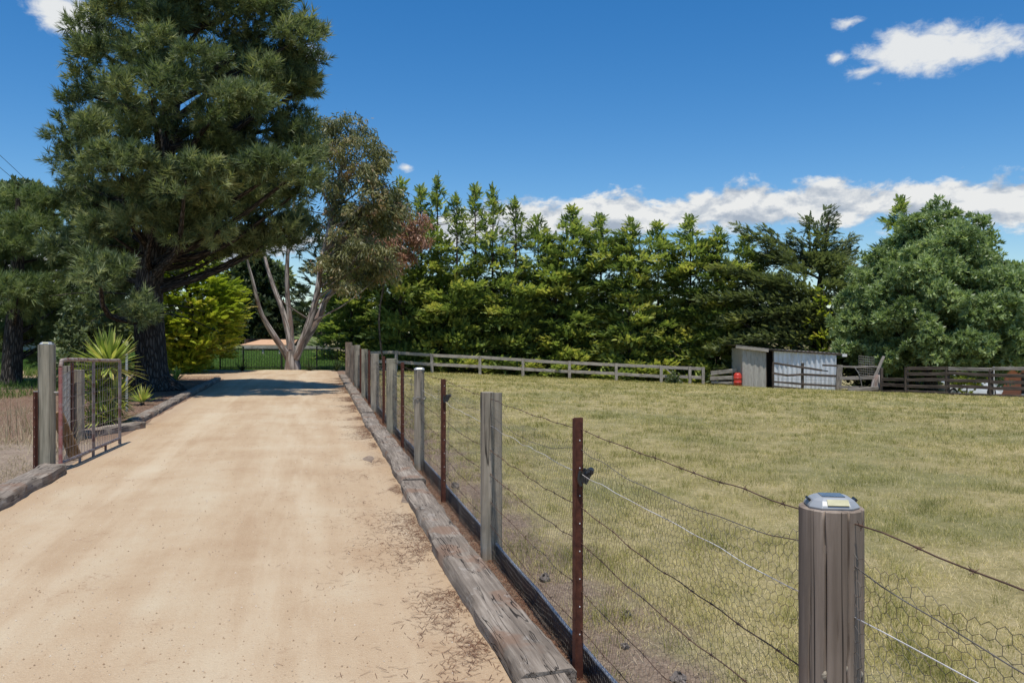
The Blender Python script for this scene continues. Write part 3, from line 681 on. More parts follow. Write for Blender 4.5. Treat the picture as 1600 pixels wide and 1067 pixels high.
# hedge of cypresses ------------------------------------------------------------
def cypress_proto(H, R, seed, sparse_top, dens=95, n=190):
    """one cypress in its own coordinates: shelves of sprays, thin leader"""
    global rng
    keep = rng; rng = np.random.default_rng(seed); L = []
    for i in range(n):
        t = (i + rng.random()) / n; h = H * (.01 + .97 * t ** 1.02)
        hb = .68 if sparse_top else .77
        k = 1. - .25 * t / hb if t < hb else max(.07, .75 * (1 - (t - hb) / (1.02 - hb)) ** (.9 if sparse_top else 1.0) * (.95 if sparse_top else 1.1))
        if sparse_top and t > hb and rng.random() < .08 + .16 * ((seed * 7) % 3) / 2: continue
        if rng.random() < .06: continue
        r = R * k * (.5 + .65 * rng.random())
        a = rng.random() * 6.283; q = .45 + .5 * rng.random(); lr = max(.20, r * .36) * (1 if not sparse_top or t < .5 else .62)
        L.append((r * q * math.cos(a), r * q * math.sin(a), h + .18 * r, lr, lr, max(.11, lr * .30)))
    for j in range(9 if not sparse_top else 6): L.append((.05 * rng.normal(), .05 * rng.normal(), H * (.84 + .15 * j / 9), .20 * (1.2 - j / 8), .20 * (1.2 - j / 8), .2))
    for j in range(34):
        a = rng.random() * 6.283; q = R * (.35 + .65 * rng.random()); L.append((q * math.cos(a), q * math.sin(a), .05 + .75 * rng.random(), .5, .5, .24))
    pol = crown_polys(L, dens, (0, 0), dict(STY['frond'], dz=.30, lobevar=.27), .31, .5)
    tb = MB(); tr = np.array([(0, 0, -.1), (.05, .03, H * .5), (0, 0, H * .98)]); tb.tube(spline(tr, 8), np.linspace(.12, .02, 8), 7); limbs(tb, spline(tr, 8), L, .03, .12, 4, .04, 1 if sparse_top else 2)
    rng = keep; return pol, tb
protos = []
for k, (sp, mat_) in enumerate([(0, 'hedge'), (0, 'hedge'), (1, 'hedge'), (1, 'hedge'), (0, 'hedge'), (1, 'hedge')]):
    pol, tb = cypress_proto(10., 2.15, 40 + k, sp, 300 if not sp else 260)
    protos.append((pol, tb, mat_))
ORD = ['first', 'second', 'third', 'fourth', 'fifth', 'sixth', 'seventh', 'eighth', 'ninth', 'tenth', 'eleventh', 'twelfth', 'thirteenth', 'fourteenth', 'fifteenth', 'sixteenth', 'seventeenth', 'eighteenth', 'nineteenth', 'twentieth']
# (px of the leader, py of its tip, proto)
tips = [(548,385,0),(588,345,4),(624,278,2),(657,286,5),(683,276,3),(714,302,2),(742,284,5),(771,292,3),(806,308,2),(840,338,4),(868,392,1),(895,322,0),(938,335,1),(985,342,4),(1028,347,0),(1078,337,1),(1122,357,4),(1165,366,0),(1408,308,1)]
first = {}
for i, (px, py, k) in enumerate(tips):
    Yh = 48.8 + .8 * math.sin(i * 2.3); x = P(px, 0, Yh)[0]; z = float(gz(x, Yh)) - .05; H = P(px, py, Yh)[2] - z
    lab = f'{ORD[i]} cypress of the tall hedge behind the rail fence, counted from the gum tree' if i < 18 else 'golden cypress tip rising behind the glossy broadleaf tree'
    if k not in first:
        r = thing('hedge_cypress', (x, Yh, z), lab, 'tree', 'cypresses of the tall hedge')
        pol, tb, mt = protos[k]; loc = np.array(r.location)
        tb.v = [v + loc for v in tb.v]; tb.build('trunk', M['bark_cyp'], r, True); poly_mesh('crown', pol[0] + loc, pol[1], LM[mt], r)
        r.scale = (1., 1., H / 10.); first[k] = r
    else:
        r = dup(first[k], (x, Yh, z), i * 2.1, (.92 + .2 * ((i * 37) % 10) / 10, .92 + .2 * ((i * 53) % 10) / 10, H / 10.), lab)

# low row of the same hedge in front is one storey of side shoots: handled by the trees above; dark cypress beside the shed
Y5 = 47.5
def plume_lobes(rows):
    """plumes that sweep up and to the left: (base px,py) -> (tip px,py, dY)"""
    out = []
    for (x0, y0, x1, y1, d, r) in rows:
        for t in np.linspace(.15, 1., 6):
            px = x0 + (x1 - x0) * t; py = y0 + (y1 - y0) * t - 10 * math.sin(t * 3.14); rr = r * (1.25 - .75 * t)
            out.append((px, py, rr, rr * .42, d + .4 * t))
    return px_lobes(out, Y5, 1.)
dl = plume_lobes([(1230,420,1152,355,-.5,22),(1240,430,1195,358,0,20),(1255,430,1238,366,.4,20),(1290,420,1296,328,0,22),(1285,420,1262,345,-.6,20),(1300,440,1330,372,.3,22),
 (1240,470,1120,420,-1.2,26),(1230,480,1095,470,-1.4,26),(1260,500,1130,505,-1.8,28),(1250,530,1115,545,-2,30),(1230,560,1120,590,-2,28),(1280,480,1200,440,-2,26),
 (1290,510,1210,490,-2.4,28),(1310,530,1230,540,-2.6,28),(1320,470,1270,400,-1.4,24),(1330,540,1290,520,-2.4,28),(1330,570,1230,580,-2.4,26),(1340,480,1380,400,.5,26),(1350,530,1400,470,.6,28),(1320,590,1350,560,0,30)])
dl += hull_lobes([(400, 1180, 1330), (460, 1150, 1380), (520, 1140, 1390), (590, 1130, 1390)], 50, Y5 + 1.2, 24, rz=.45, seed=9)
b5 = np.array([P(1275, 600, Y5)[0], Y5, float(gz(17, Y5)) - .1]); tm = MB(); tr = np.array([b5, P(1278, 480, Y5), P(1296, 340, Y5)]); tm.tube(spline(tr, 8), np.linspace(.4, .05, 8), 10)
limbs(tm, spline(tr, 8), dl, .07, .5, 6, .05, 2)
make_tree('dark_cypress', b5, 'dark spreading cypress with upswept plumes behind the tin shed', 'tree', None, LM['hedge_dark'], M['bark_cyp'], crown_polys(dl, 300, b5[:2], dict(STY['frond'], dz=.3), .33, .45), tm)
# small golden one in front of it
Y6 = 44.5
def small_tree(name, px, py, Y, rows, n, r, label, lm, sty, dens, size, seed, cat='tree', rz=.5, trunk_r=.08, group=None, bark_='bark_cyp'):
    lb = hull_lobes(rows, n, Y, r, rz=rz, seed=seed); x = P(px, 0, Y)[0]; b = np.array([x, Y, float(gz(x, Y)) - .03])
    top = P((rows[0][1] + rows[0][2]) / 2, rows[0][0] + r * .5, Y); tb = MB(); tr = spline(np.array([b, (b + top) / 2 + (.05, 0, 0), top]), 7)
    tb.tube(tr, np.linspace(trunk_r, trunk_r * .2, 7), 7); limbs(tb, tr, lb, trunk_r * .3, .3, 4, .03, 2)
    return make_tree(name, b, label, cat, group, LM[lm], M[bark_], crown_polys(lb, dens, b[:2], sty, size), tb)
small_tree('golden_cypress', 1290, 600, Y6, [(448, 1282, 1292), (470, 1268, 1306), (500, 1258, 1322), (535, 1262, 1318), (585, 1270, 1310)], 26, 11, 'small golden cypress between the dark cypress and the broadleaf tree', 'gold', 'frond', 100, .34, 21, trunk_r=.07)
small_tree('golden_cypress', 1215, 606, 45.8, [(522, 1214, 1222), (534, 1196, 1244), (550, 1190, 1250), (590, 1196, 1246)], 14, 10, 'low golden cypress showing above the shed roof', 'gold', 'frond', 100, .36, 22, trunk_r=.05)

# glossy broadleaf tree ------------------------------------------------------------
Y7 = 41.8
ol = hull_lobes([(352, 1452, 1480), (366, 1428, 1508), (392, 1396, 1540), (420, 1360, 1550), (446, 1338, 1572), (476, 1326, 1610), (510, 1314, 1630), (545, 1322, 1628), (572, 1350, 1605)], 150, Y7, 27, rz=.8, depth=.9, inner=.2, seed=13)
ol = [l for i_, l in enumerate(ol) if (i_ * 7) % 9] + px_lobes([(1467,328,17,17,0),(1490,348,18,14,-.6),(1520,352,22,15,.5),(1546,378,20,15,0),(1556,408,16,13,-.8),(1405,376,22,16,.4),(1432,352,20,14,-.5),(1366,402,20,14,0),
 (1340,432,18,14,-.5),(1318,470,16,14,.3),(1308,512,15,17,-.4),(1322,548,18,14,-.8),(1578,428,20,14,.4),(1602,450,24,16,0),(1614,500,22,18,-.6),(1590,556,24,14,-.8),(1380,560,24,13,-1.5),(1500,566,26,12,-1.8)], Y7, .9)
b7 = np.array([P(1456, 628, Y7)[0], Y7, float(gz(19, Y7)) - .05]); tm = MB(); tr = spline([(*b7, .34), (*P(1454, 585, Y7), .28), (*P(1456, 520, Y7), .22), (*P(1462, 420, Y7), .13), (*P(1465, 330, Y7), .03)], 14)
tm.tube(tr[:, :3], tr[:, 3], 11, True, 0, .1, 8); limbs(tm, tr[:, :3], ol, .08, .8, 6, -.03, 2)
make_tree('broadleaf_tree', b7, 'broad rounded tree with glossy grey-green leaves over the yard fence', 'tree', None, LM['oak'], M['stem'], crown_polys(sublobes(ol, 9, .42, .35, 10), 215, b7[:2], dict(STY['whorl'], shell=.35, top=.4, lobevar=.13), .23), tm)

# trees beyond the lawn ---------------------------------------------------------------
small_tree('evergreen_tree', 395, 545, 82., [(402, 382, 412), (430, 350, 436), (490, 330, 448), (530, 340, 446)], 54, 18, 'dark evergreen beyond the lawn, showing left of the gum trunk', 'dark', 'bush', 26, .8, 31, trunk_r=.4)
small_tree('evergreen_tree', 500, 545, 80., [(372, 500, 520), (410, 476, 560), (450, 464, 580), (490, 450, 590), (524, 462, 580)], 64, 18, 'dark evergreen beyond the lawn, showing between the gum stems and hedge', 'dark', 'frond', 22, .95, 32, trunk_r=.4)
small_tree('evergreen_tree', 135, 600, 31., [(318, 120, 156), (350, 92, 190), (420, 80, 200), (500, 78, 205), (590, 90, 200)], 60, 22, 'dark evergreen filling the gap between the two pines', 'pine_far', 'bush', 60, .42, 41, trunk_r=.2)
small_tree('umbrella_pine', 425, 545, 98., [(418, 408, 440), (432, 392, 456), (446, 396, 452)], 22, 14, 'distant flat-crowned pine seen between the gum stems', 'pine_far', 'bush', 26, .8, 33, trunk_r=.35)
small_tree('umbrella_pine', 25, 560, 48., [(290, 12, 48), (302, -8, 78), (318, -20, 90)], 24, 14, 'pale olive domed crown rising behind the bushy pine by the power lines', 'shrub', 'bush', 40, .5, 34, trunk_r=.3)
small_tree('shrub', 130, 600, 21., [(470, 110, 150), (505, 92, 180), (560, 88, 196), (605, 94, 190)], 30, 16, 'olive shrub behind the large yucca', 'shrub', 'bush', 260, .15, 36, 'shrub', .8, .04)
small_tree('shrub', 1510, 620, 50., [(574, 1490, 1530), (590, 1476, 1542), (604, 1470, 1545)], 20, 9, 'lime green shrub seen through the yard fence rails', 'lime', 'bush', 100, .3, 37, 'shrub', .8, .05)
small_tree('shrub', 1440, 620, 51., [(576, 1424, 1456), (592, 1416, 1476), (606, 1418, 1474)], 18, 9, 'lime green shrub behind the broadleaf trunk', 'lime', 'bush', 100, .3, 38, 'shrub', .8, .05)
small_tree('shrub', 1600, 600, 62., [(540, 1585, 1620), (556, 1572, 1640), (585, 1570, 1650)], 22, 12, 'green shrub above the pale roof beside the brick building', 'lime', 'bush', 70, .4, 39, 'shrub', .8, .06)
small_tree('shrub', 1052, 602, 43.6, [(588, 1044, 1060), (595, 1040, 1064), (602, 1042, 1064)], 12, 7, 'small leafy weed bush beside the diagonal fence brace', 'shrub', 'bush', 260, .16, 40, 'shrub', .8, .02)
for k_, (px, rows_) in enumerate(((1345, [(535, 1335, 1356), (556, 1318, 1372), (590, 1314, 1376), (612, 1320, 1372)]), (1398, [(540, 1390, 1410), (560, 1372, 1424), (592, 1370, 1428), (616, 1374, 1424)]))):  # added dark shrubs stand in for the shade behind the yard
    small_tree('evergreen_shrub', px, 614, 45.5 + k_, rows_, 26, 11, ['dark evergreen shrub filling the shade behind the yard gate', 'dark evergreen shrub behind the yard fence between stump and broadleaf trunk'][k_], 'dark', 'frond', 120, .4, 60 + k_, 'shrub', .7, .06)
# far wood on the skyline
fl = []
for k in range(420):
    a = rng.uniform(-1.1, 1.1); d = rng.uniform(170, 330); h = rng.uniform(5, 11)
    fl.append((math.sin(a) * d, math.cos(a) * d, h * .45 - 1, h * .6, h * .6, h * .55))
fv = crown_polys(fl, 1.3, (0, 0), 'bush', 1.9)
tag(poly_mesh('distant_wood', fv[0], fv[1], LM['dark']), 'far dark belt of trees along the skyline', 'wood', None, 'stuff')

print('POLYS', sorted([(len(o.data.polygons), o.name) for o in bpy.data.objects if o.type == 'MESH'])[-14:], sum(len(m.polygons) for m in bpy.data.meshes))
# ------------------------------------------------------------------ wire fence along the drive
dvec = nrm(np.array([-.236, 1., 0.])); nvec = np.array([dvec[1], -dvec[0], 0.])      # along the fence; towards the paddock
def FP(y, z=0., off=0.): return np.array([fence_x(y), y, z]) + nvec * off
fence = thing('wire_fence', FP(1.84), 'long wire netting fence of grey posts and rusty pickets along the drive', 'fence')
# timber posts (Y, radius/half width, height, shape, material)
posts = [(1.84, .068, 1.118, 'round', 'post_dark', 'thick brown-grey round post with a solar light on top'),
         (5.52, .046, 1.115, 'half', 'post', 'split grey post with a deep vertical crack'), (9.15, .056, 1.105, 'round', 'post', 'round grey post with a solar light and chain'),
         (12.5, .085, 1.13, 'half', 'post_green', None), (16.0, .085, 1.12, 'half', 'post', None), (19.4, .08, 1.15, 'half', 'post_green', None), (22.8, .09, 1.2, 'half', 'post', None),
         (25.4, .09, 1.15, 'half', 'post_dark', None), (28.6, .13, 1.22, 'half', 'post_dark', 'old dark corner post')]
for y, r, h, shape, mt, lab in posts:
    mb = MB(); n = 15
    if shape == 'round':
        p = [FP(y, z) for z in np.linspace(-.1, h, n)]
        if y < 2:      # deep drying cracks cut into the near post
            na, nz = 144, 70; a = np.arange(na) * 2 * np.pi / na; V = []; Gc = []
            for z in np.linspace(-.1, h, nz):
                rad = r * (1 + .03 * (fbm(np.cos(a) * 1.4 + 3, np.sin(a) * 1.4 + z * 2., 5, 3) - .5) + .012 * (fbm(a * 9, np.full(na, z * 3.), 8, 2) - .5))
                for th, dep, z0, z1, wd in ((-2.13, .16, .30, 1.2, .020), (-1.42, .12, .0, 1.2, .015), (-1.72, .05, .45, 1.02, .009), (-.75, .15, .0, 1.2, .02), (-2.6, .1, .0, 1.0, .016), (.9, .14, 0, 1.2, .02), (2.4, .12, 0, 1.2, .02)):
                    thz = th + .035 * math.sin(z * 5 + th * 7) + .02 * math.sin(z * 17 + th); q = (a - thz + np.pi) % (2 * np.pi) - np.pi
                    rad = rad - r * dep * np.exp(-(q / (wd * 1.25)) ** 2) * float(smooth(z0 - .05, z0 + .25, z)) * float(1 - smooth(z1 - .15, z1 + .02, z))
                V.append(FP(y, z) + np.column_stack([rad * np.cos(a), rad * np.sin(a), 0 * a])); Gc.append(np.column_stack([0 * a + z, rad * np.cos(a), rad * np.sin(a)]))
            V.append(FP(y, h + .002) + np.column_stack([rad * .96 * np.cos(a), rad * .96 * np.sin(a), 0 * a])); Gc.append(Gc[-1]); nz += 1
            mb.add(np.concatenate(V), [(i*na+j, i*na+(j+1) % na, (i+1)*na+(j+1) % na, (i+1)*na+j) for i in range(nz - 1) for j in range(na)] + [tuple(range((nz-1)*na, nz*na))], np.concatenate(Gc))
        else: mb.tube(p, np.full(n, r), 32, True, 0, .02, int(y * 10))
    else:
        c = FP(y)
        mb.beam(c + (0, 0, -.1), c + (0, 0, h), r * 2, r * 1.75, nvec, 0, 18, r * .12, .22, int(y * 7))
        if y < 6:      # the split-off slab beside the crack
            c2 = c + np.array([.0605, .004, 0]); mb.beam(c2 + (0, 0, -.1), c2 + (0, 0, h - .004), .026, .072, nvec, 0, 18, .004, .3, 91)
    o = mb.build('post', M[mt], fence, shape == 'round')
    if lab: o['label'] = lab
    if y < 2:
        for dx, dz in ((-.032, .868), (.003, .886), (.042, .866)):
            k = MB(); pt = FP(y, dz - .0) + np.array([dx, -math.sqrt(max(r * r - dx * dx, 0)) + .0035 + abs(dx) * .03, -.1 if dz < .9 else -.02]); k.tube([pt + (0, .006, 0), pt + (0, .0005, 0), pt + (0, -.0016, 0)], [.0105, .0095, .006], 12)
            k.build('knot', M['post'], fence, True)
picks = [(3.61, 1.138), (7.41, 1.10), (10.9, 1.13), (13.9, 1.13), (17.7, 1.16), (21.1, 1.14), (24.2, 1.18)]
def picket(mb, c, h, w=.036):
    mb.box(c + np.array([0, 0, h / 2 - .1]), (w, .004, h + .2), np.array([dvec, nvec, [0, 0, 1]]).T)
    mb.box(c + nvec * -.0165 + np.array([0, 0, h / 2 - .1]), (.004, .029, h + .2), np.array([dvec, nvec, [0, 0, 1]]).T)
for i, (y, h) in enumerate(picks):
    mb = MB(); c = FP(y); dd = nrm(np.array([.80, .6, 0.])); R = np.array([[dd[0], -dd[1], 0], [dd[1], dd[0], 0], [0, 0, 1.]])
    # Y section: a flat flange facing the drive and a stem behind it
    mb.box(c + (0, 0, h / 2 - .08), (.040, .005, h + .16), np.array([[.93, .36, 0], [-.36, .93, 0], [0, 0, 1.]]).T if False else np.eye(3))
    mb.box(c + (.010, .0165, h / 2 - .08), (.005, .028, h + .158), np.eye(3))
    mb.box(c + (-.0195, -.006, h / 2 - .081), (.004, .022, h + .156), np.array([[.9, -.43, 0], [.43, .9, 0], [0, 0, 1.]]))
    if y < 12:
        for z in np.arange(.2, h, .12):
            pt = c + (.006, -.0028, z); mb.tube([pt + (0, .0015, 0), pt + (0, -.0012, 0)], .0030, 8, True, 1)
    o = mb.build('star_picket', [M['rust'], M['roofwhite']], fence)
    if y < 8:
        k = MB(); b = c + (.030, -.004, .885 if i == 0 else .93)
        k.box(b, (.040, .024, .060), np.array([[.9, 0, .43], [0, 1, 0], [-.43, 0, .9]])); k.tube([b + (.0, 0, .01), b + (.022, -.004, .022)], .015, 8); k.tube([b + (.02, -.014, .018), b + (.026, .014, .024)], .014, 10)
        k.tube(spline([b + (-.02, -.014, -.04), b + (-.03, -.014, -.01), b + (-.022, -.014, .025)], 5), .008, 6)
        k.build('insulator', M['blackplastic'], o, True)
# wires strung from post to post
stops = sorted([p[0] for p in posts] + [p[0] for p in picks] + [-.2])
def wire(name, z, sag, mat, r, barbs, jit, y1=28.6, label=None, seed=0):
    rr = np.random.default_rng(seed); mb = MB(); zz = {}
    st = [s for s in stops if s <= y1]
    for s in st: zz[s] = z(s) + rr.normal() * jit
    for a, b in zip(st[:-1], st[1:]):
        n = 14 if a < 12 else 5; sg = sag * (.4 + 1.2 * rr.random()); pts = []
        wob = rr.normal(size=n) * .004 * (1 if a < 12 else 0); wob[0] = wob[-1] = 0
        for i, t in enumerate(np.linspace(0, 1, n)):
            y = a + (b - a) * t; pts.append(FP(y, zz[a] * (1 - t) + zz[b] * t - sg * 4 * t * (1 - t) + wob[i], .012 if r < .003 else .02))
        pts = spline(pts, n * 2 if a < 12 else n); mb.tube(pts, r * (1 if a < 14 else 1.35), 5 if a < 8 else 3, True)
        if barbs and a < 12:
            Ls = np.linalg.norm(pts[-1] - pts[0]); m_ = int(Ls / barbs)
            for j in range(m_):
                q = (j + .3 + .4 * rr.random()) / m_ * (len(pts) - 1); i0 = min(int(q), len(pts) - 2); c = pts[i0] + (pts[i0 + 1] - pts[i0]) * (q - i0); d = nrm(pts[i0 + 1] - pts[i0])
                for s_ in (-1, 1):
                    e = nrm(rr.normal(size=3)); e = nrm(e - d * np.dot(e, d)); mb.tube([c - e * .011 + d * .004 * s_, c + e * .011 + d * .004 * s_], .0009, 3)
                mb.tube([c - d * .007, c + d * .007], r * 1.6, 5)
    o = mb.build(name, mat, fence)
    if label: o['label'] = label
wire('barbed_wire', lambda y: 1.085, .012, M['barb'], .0018, .15, .008, label='topmost barbed wire', seed=1)
wire('electric_wire', lambda y: .895, .004, M['whitewire'], .0014, 0, .0, 16, label='white electric wire', seed=2)
wire('barbed_wire', lambda y: .745, .02, M['barb'], .0019, .16, .012, seed=3)
wire('barbed_wire', lambda y: .575, .018, M['barb'], .0019, .16, .012, seed=4)
wire('barbed_wire', lambda y: .39, .02, M['barb'], .0016, .2, .012, seed=5)
wire('barbed_wire', lambda y: .25, .02, M['barb'], .0018, .18, .012, seed=6)
wire('plain_wire', lambda y: 1.02 - .01, .07, M['net'], .0014, 0, .03, label='slack upper edge of the netting', seed=7)
# hexagonal netting
def netting(y0, y1, cell, r, h, seed, sides=3):
    L = (y1 - y0) * math.sqrt(1 + .236 ** 2); wz = cell; sw = cell * .88
    nc = int(L / sw) + 1; nr = int(h / (wz * .75)) + 1
    A = []; B = []
    i, j = np.meshgrid(np.arange(nc), np.arange(nr)); s = (i + .5 * (j % 2)) * sw; z = j * wz * .75
    v = lambda ds, dz: np.stack([(s + ds * sw).ravel(), (z + dz * wz).ravel()], -1)
    top, tr_, br_, bot, tl, bl = v(0, .5), v(.5, .25), v(.5, -.25), v(0, -.5), v(-.5, .25), v(-.5, -.25)
    A = np.concatenate([top, tr_, tl]); B = np.concatenate([tr_, br_, top])
    def wp(q):
        s_, z_ = q[:, 0], q[:, 1]
        ds = (fbm(s_ * 3.1, z_ * 3.1, seed, 3) - .5) * .09 + (fbm(s_ * 17, z_ * 17, seed + 9, 2) - .5) * .022; dz = (fbm(s_ * 2.3, z_ * 2.9, seed + 4, 3) - .5) * .10 + (fbm(s_ * 15, z_ * 15, seed + 7, 2) - .5) * .022
        y = y0 + (s_ + ds) / math.sqrt(1 + .236 ** 2); hang = 1.0 - .055 * np.abs(np.sin((y - 1.84) / 1.8 * math.pi)) * np.clip(z_ / h, 0, 1) ** 2
        off = .016 + (fbm(s_ * 1.7, z_ * 2.1, seed + 2, 2) - .5) * .05
        zz = (z_ * hang + dz * np.clip(z_ / .1, 0, 1))
        return np.stack([fence_x(y), y, zz], -1) + nvec * off[:, None]
    a, b = wp(A), wp(B)
    keep = (np.random.default_rng(seed).random(len(a)) > .012); a, b = a[keep], b[keep]
    d = nrm(b - a); u = nrm(np.cross(d, nvec)); w_ = np.cross(d, u); V = []
    for k in range(3):
        c_, s_ = math.cos(k * 2.094), math.sin(k * 2.094); V += [a + (u * c_ + w_ * s_) * r, b + (u * c_ + w_ * s_) * r]
    V = np.stack(V, 1); n = len(V); base_ = np.arange(n)[:, None] * 6
    f = np.concatenate([base_ + np.array([0, 2, 3, 1]), base_ + np.array([2, 4, 5, 3]), base_ + np.array([4, 0, 1, 5])], 0)
    return V.reshape(-1, 3), f
v1, f1 = netting(.2, 9.2, .037, .00066, 1.03, 21); v2, f2 = netting(9.2, 28.5, .075, .0014, 1.0, 22)
vv = np.concatenate([v1, v2]); ff = np.concatenate([f1, f2 + len(v1)])
raw_mesh('netting', vv, ff.ravel(), np.arange(len(ff)) * 4, np.full(len(ff), 4), M['net'], {'grain': ('FLOAT_VECTOR', vv)}, True, fence)
# plastic edging strip at the foot
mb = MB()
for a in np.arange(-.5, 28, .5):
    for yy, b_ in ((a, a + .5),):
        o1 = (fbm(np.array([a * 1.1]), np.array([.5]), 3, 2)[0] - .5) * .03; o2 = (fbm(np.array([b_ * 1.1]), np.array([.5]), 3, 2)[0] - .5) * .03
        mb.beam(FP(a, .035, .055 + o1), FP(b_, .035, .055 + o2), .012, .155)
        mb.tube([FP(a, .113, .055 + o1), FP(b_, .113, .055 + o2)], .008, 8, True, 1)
mb.build('edging_strip', [M['edge'], M['edge_lit_top']], fence)

# solar lights on post tops and the chain
def solar_light(c, s, rotz, label):
    o = thing('solar_light', c, label, 'light', 'solar lights on post tops'); c = np.array(c)
    cr, sr = math.cos(rotz), math.sin(rotz); R = np.array([[cr, -sr, 0], [sr, cr, 0], [0, 0, 1.]])
    def octo(hw, hd, ch, z): return np.array([(hw, -hd+ch, z), (hw, hd-ch, z), (hw-ch, hd, z), (-hw+ch, hd, z), (-hw, hd-ch, z), (-hw, -hd+ch, z), (-hw+ch, -hd, z), (hw-ch, -hd, z)])
    rings = [octo(.060, .056, .024, .0), octo(.062, .058, .025, .006), octo(.059, .055, .025, .012), octo(.050, .046, .018, .022), octo(.040, .036, .012, .0275), octo(.035, .031, .010, .029)]
    V = np.concatenate(rings) * s @ R.T + c; f = [(i*8+j, i*8+(j+1) % 8, i*8+8+(j+1) % 8, i*8+8+j) for i in range(5) for j in range(8)] + [tuple(range(8))[::-1], tuple(range(40, 48))]
    b = MB(); b.add(V, f, V); b.build('housing', M['silver'], o, False, .0012 * s)
    b = MB(); b.box(c + np.array([0, 0, .0302 * s]), np.array([.056, .050, .002]) * s, R); b.build('solar_panel', M['solar'], o)
    b = MB(); e = np.array([0, -.0508, .0168]) * s; th = math.atan2(.010, .009)
    Rx = np.array([[1, 0, 0], [0, math.cos(th), -math.sin(th)], [0, math.sin(th), math.cos(th)]])
    b.box(c + R @ (e + np.array([.004 * s, .0, .002 * s])), np.array([.052, .017, .005]) * s, R @ Rx); b.build('lens', M['lens'], o)
    for sx_ in (-1, 1):
        b = MB(); b.box(c + R @ (np.array([sx_ * .0545, 0, .0170]) * s), np.array([.006, .03, .016]) * s, R @ np.array([[math.cos(.8), 0, sx_ * math.sin(.8)], [0, 1, 0], [-sx_ * math.sin(.8), 0, math.cos(.8)]])); 
        b.build('side_clip', M['blackplastic'], o)
solar_light(FP(1.84, 1.119), .86, -.12, 'silver solar light with dark panel on the thick nearest fence post')
solar_light(FP(9.15, 1.106), .95, .1, 'silver solar light on the fence post with the chain')
ch = MB(); cc = FP(9.15, .80)
for k in range(22):
    a = k / 22 * 6.283; c = cc + np.array([.064 * math.cos(a), .064 * math.sin(a), .012 * math.sin(a * 3)]); t_ = np.array([-math.sin(a), math.cos(a), .1]); n_ = np.array([0, 0, 1.]) if k % 2 else np.array([math.cos(a), math.sin(a), 0])
    ch.tube([c + t_ * .014 * math.cos(q) + n_ * .008 * math.sin(q) for q in np.linspace(0, 6.283, 9)], .0026, 5, False)
for k in range(5):
    c = cc + np.array([-.058, -.05, -.02 - .02 * k]); n_ = np.array([0, 1., 0]) if k % 2 else np.array([1., 0, 0]); ch.tube([c + np.array([0, 0, .014 * math.cos(q)]) + n_ * .008 * math.sin(q) for q in np.linspace(0, 6.283, 9)], .0026, 5, False)
tag(ch.build('chain', M['galv'], None, True), 'short steel chain looped round the fence post with solar light', 'chain')

# ------------------------------------------------------------------ sleepers
def sleeper(p0, p1, w, h, zc, label, seed, amp=.012, grp='weathered sleepers edging the drive'):
    p0 = np.array([*p0, zc]); p1 = np.array([*p1, zc + rng.normal() * .004]); o_ = thing('sleeper', (p0 + p1) / 2, label, 'sleeper', grp)
    mb = MB(); L = np.linalg.norm(p1 - p0); mb.beam(p0, p1, w, h, (0, 0, 1), 0, int(L * 16), amp, .10, seed)
    ob = mb.build('timber', M['sleeper'], None, True); v = ob.data
    # fold the mesh into the thing itself: one mesh, no parts
    ob.location = (0, 0, 0); nm = o_.name; bpy.data.objects.remove(o_); ob.name = 'sleeper'; ob.data.name = 'sleeper'
    return tag(ob, label, 'sleeper', grp)
def rx(y): return .945 - .236 * y
ys_ = 1.15
for k in range(12):
    a, b = ys_, ys_ + 2.32 if k < 11 else 28.9
    j = rng.normal() * .012
    sleeper((rx(a) + j, a), (rx(b) + rng.normal() * .012, b - .018), .232 + .01 * rng.normal(), .20, -.012 + .010 * rng.normal(),
            f'{ORD[k]} weathered railway sleeper in the row beside the wire fence, counted from the camera', 30 + k)
    ys_ = b
    if ys_ > 28: break
def lx(y): return left_x(y) - .10
sleeper((-4.12, 5.6), (-4.86, 8.86), .24, .22, .015, 'cracked grey log sleeper lying at the foot of the gate post', 60, .022)
sleeper((-6.30, 11.65), (-5.92, 13.25), .2, .2, .01, 'short pale sleeper across the garden corner behind the gate', 61)
ys_ = 13.2
for k in range(6):
    sleeper((lx(ys_) - .03, ys_), (lx(ys_ + 2.34) - .02, ys_ + 2.32), .21, .2, -.005 + .008 * rng.normal(), f'{ORD[k]} sleeper along the garden bed left of the drive, counted from the gate', 70 + k); ys_ += 2.36
sleeper((-11.6, 28.1), (-13.9, 28.9), .2, .2, 0.02, 'pale sleeper lying in the shade beyond the big pine', 80)

# ------------------------------------------------------------------ gate, gate post
gp0 = np.array([-5.06, 9.05, 0.])
gpo = thing('gate_post', gp0, 'round grey gate post at the left edge of the drive', 'post')
mb = MB(); mb.tube([gp0 + (0, 0, z) for z in np.linspace(-.1, 1.385, 14)], .086, 24, True, 0, .05, 77); mb.build('timber', M['post_green'], gpo, True)
mb = MB(); mb.tube([gp0 + (-.17, .05, .865), gp0 + (.17, -.02, .865)], .012, 8); mb.build('hinge_bolt', M['galv'], gpo, True)
mb = MB(); c = gp0 + (-.075, -.085, 0); mb.box(c + (0, 0, .40), (.05, .006, .96)); mb.box(c + (.012, -.016, .40), (.006, .03, .958))
for z in np.arange(.08, .85, .105): mb.tube([c + (.0, -.002, z), c + (.0, -.006, z)], .009, 8, True, 1)
mb.build('star_picket', [M['rust'], M['roofwhite']], gpo)
solar_light(gp0 + (0, 0, 1.384), 1.05, .2, 'silver solar light on the round gate post')
H0 = np.array([-4.90, 9.03, 0]); H1 = np.array([-5.29, 11.22, 0]); gd = nrm(H1 - H0); GL = np.linalg.norm(H1 - H0)
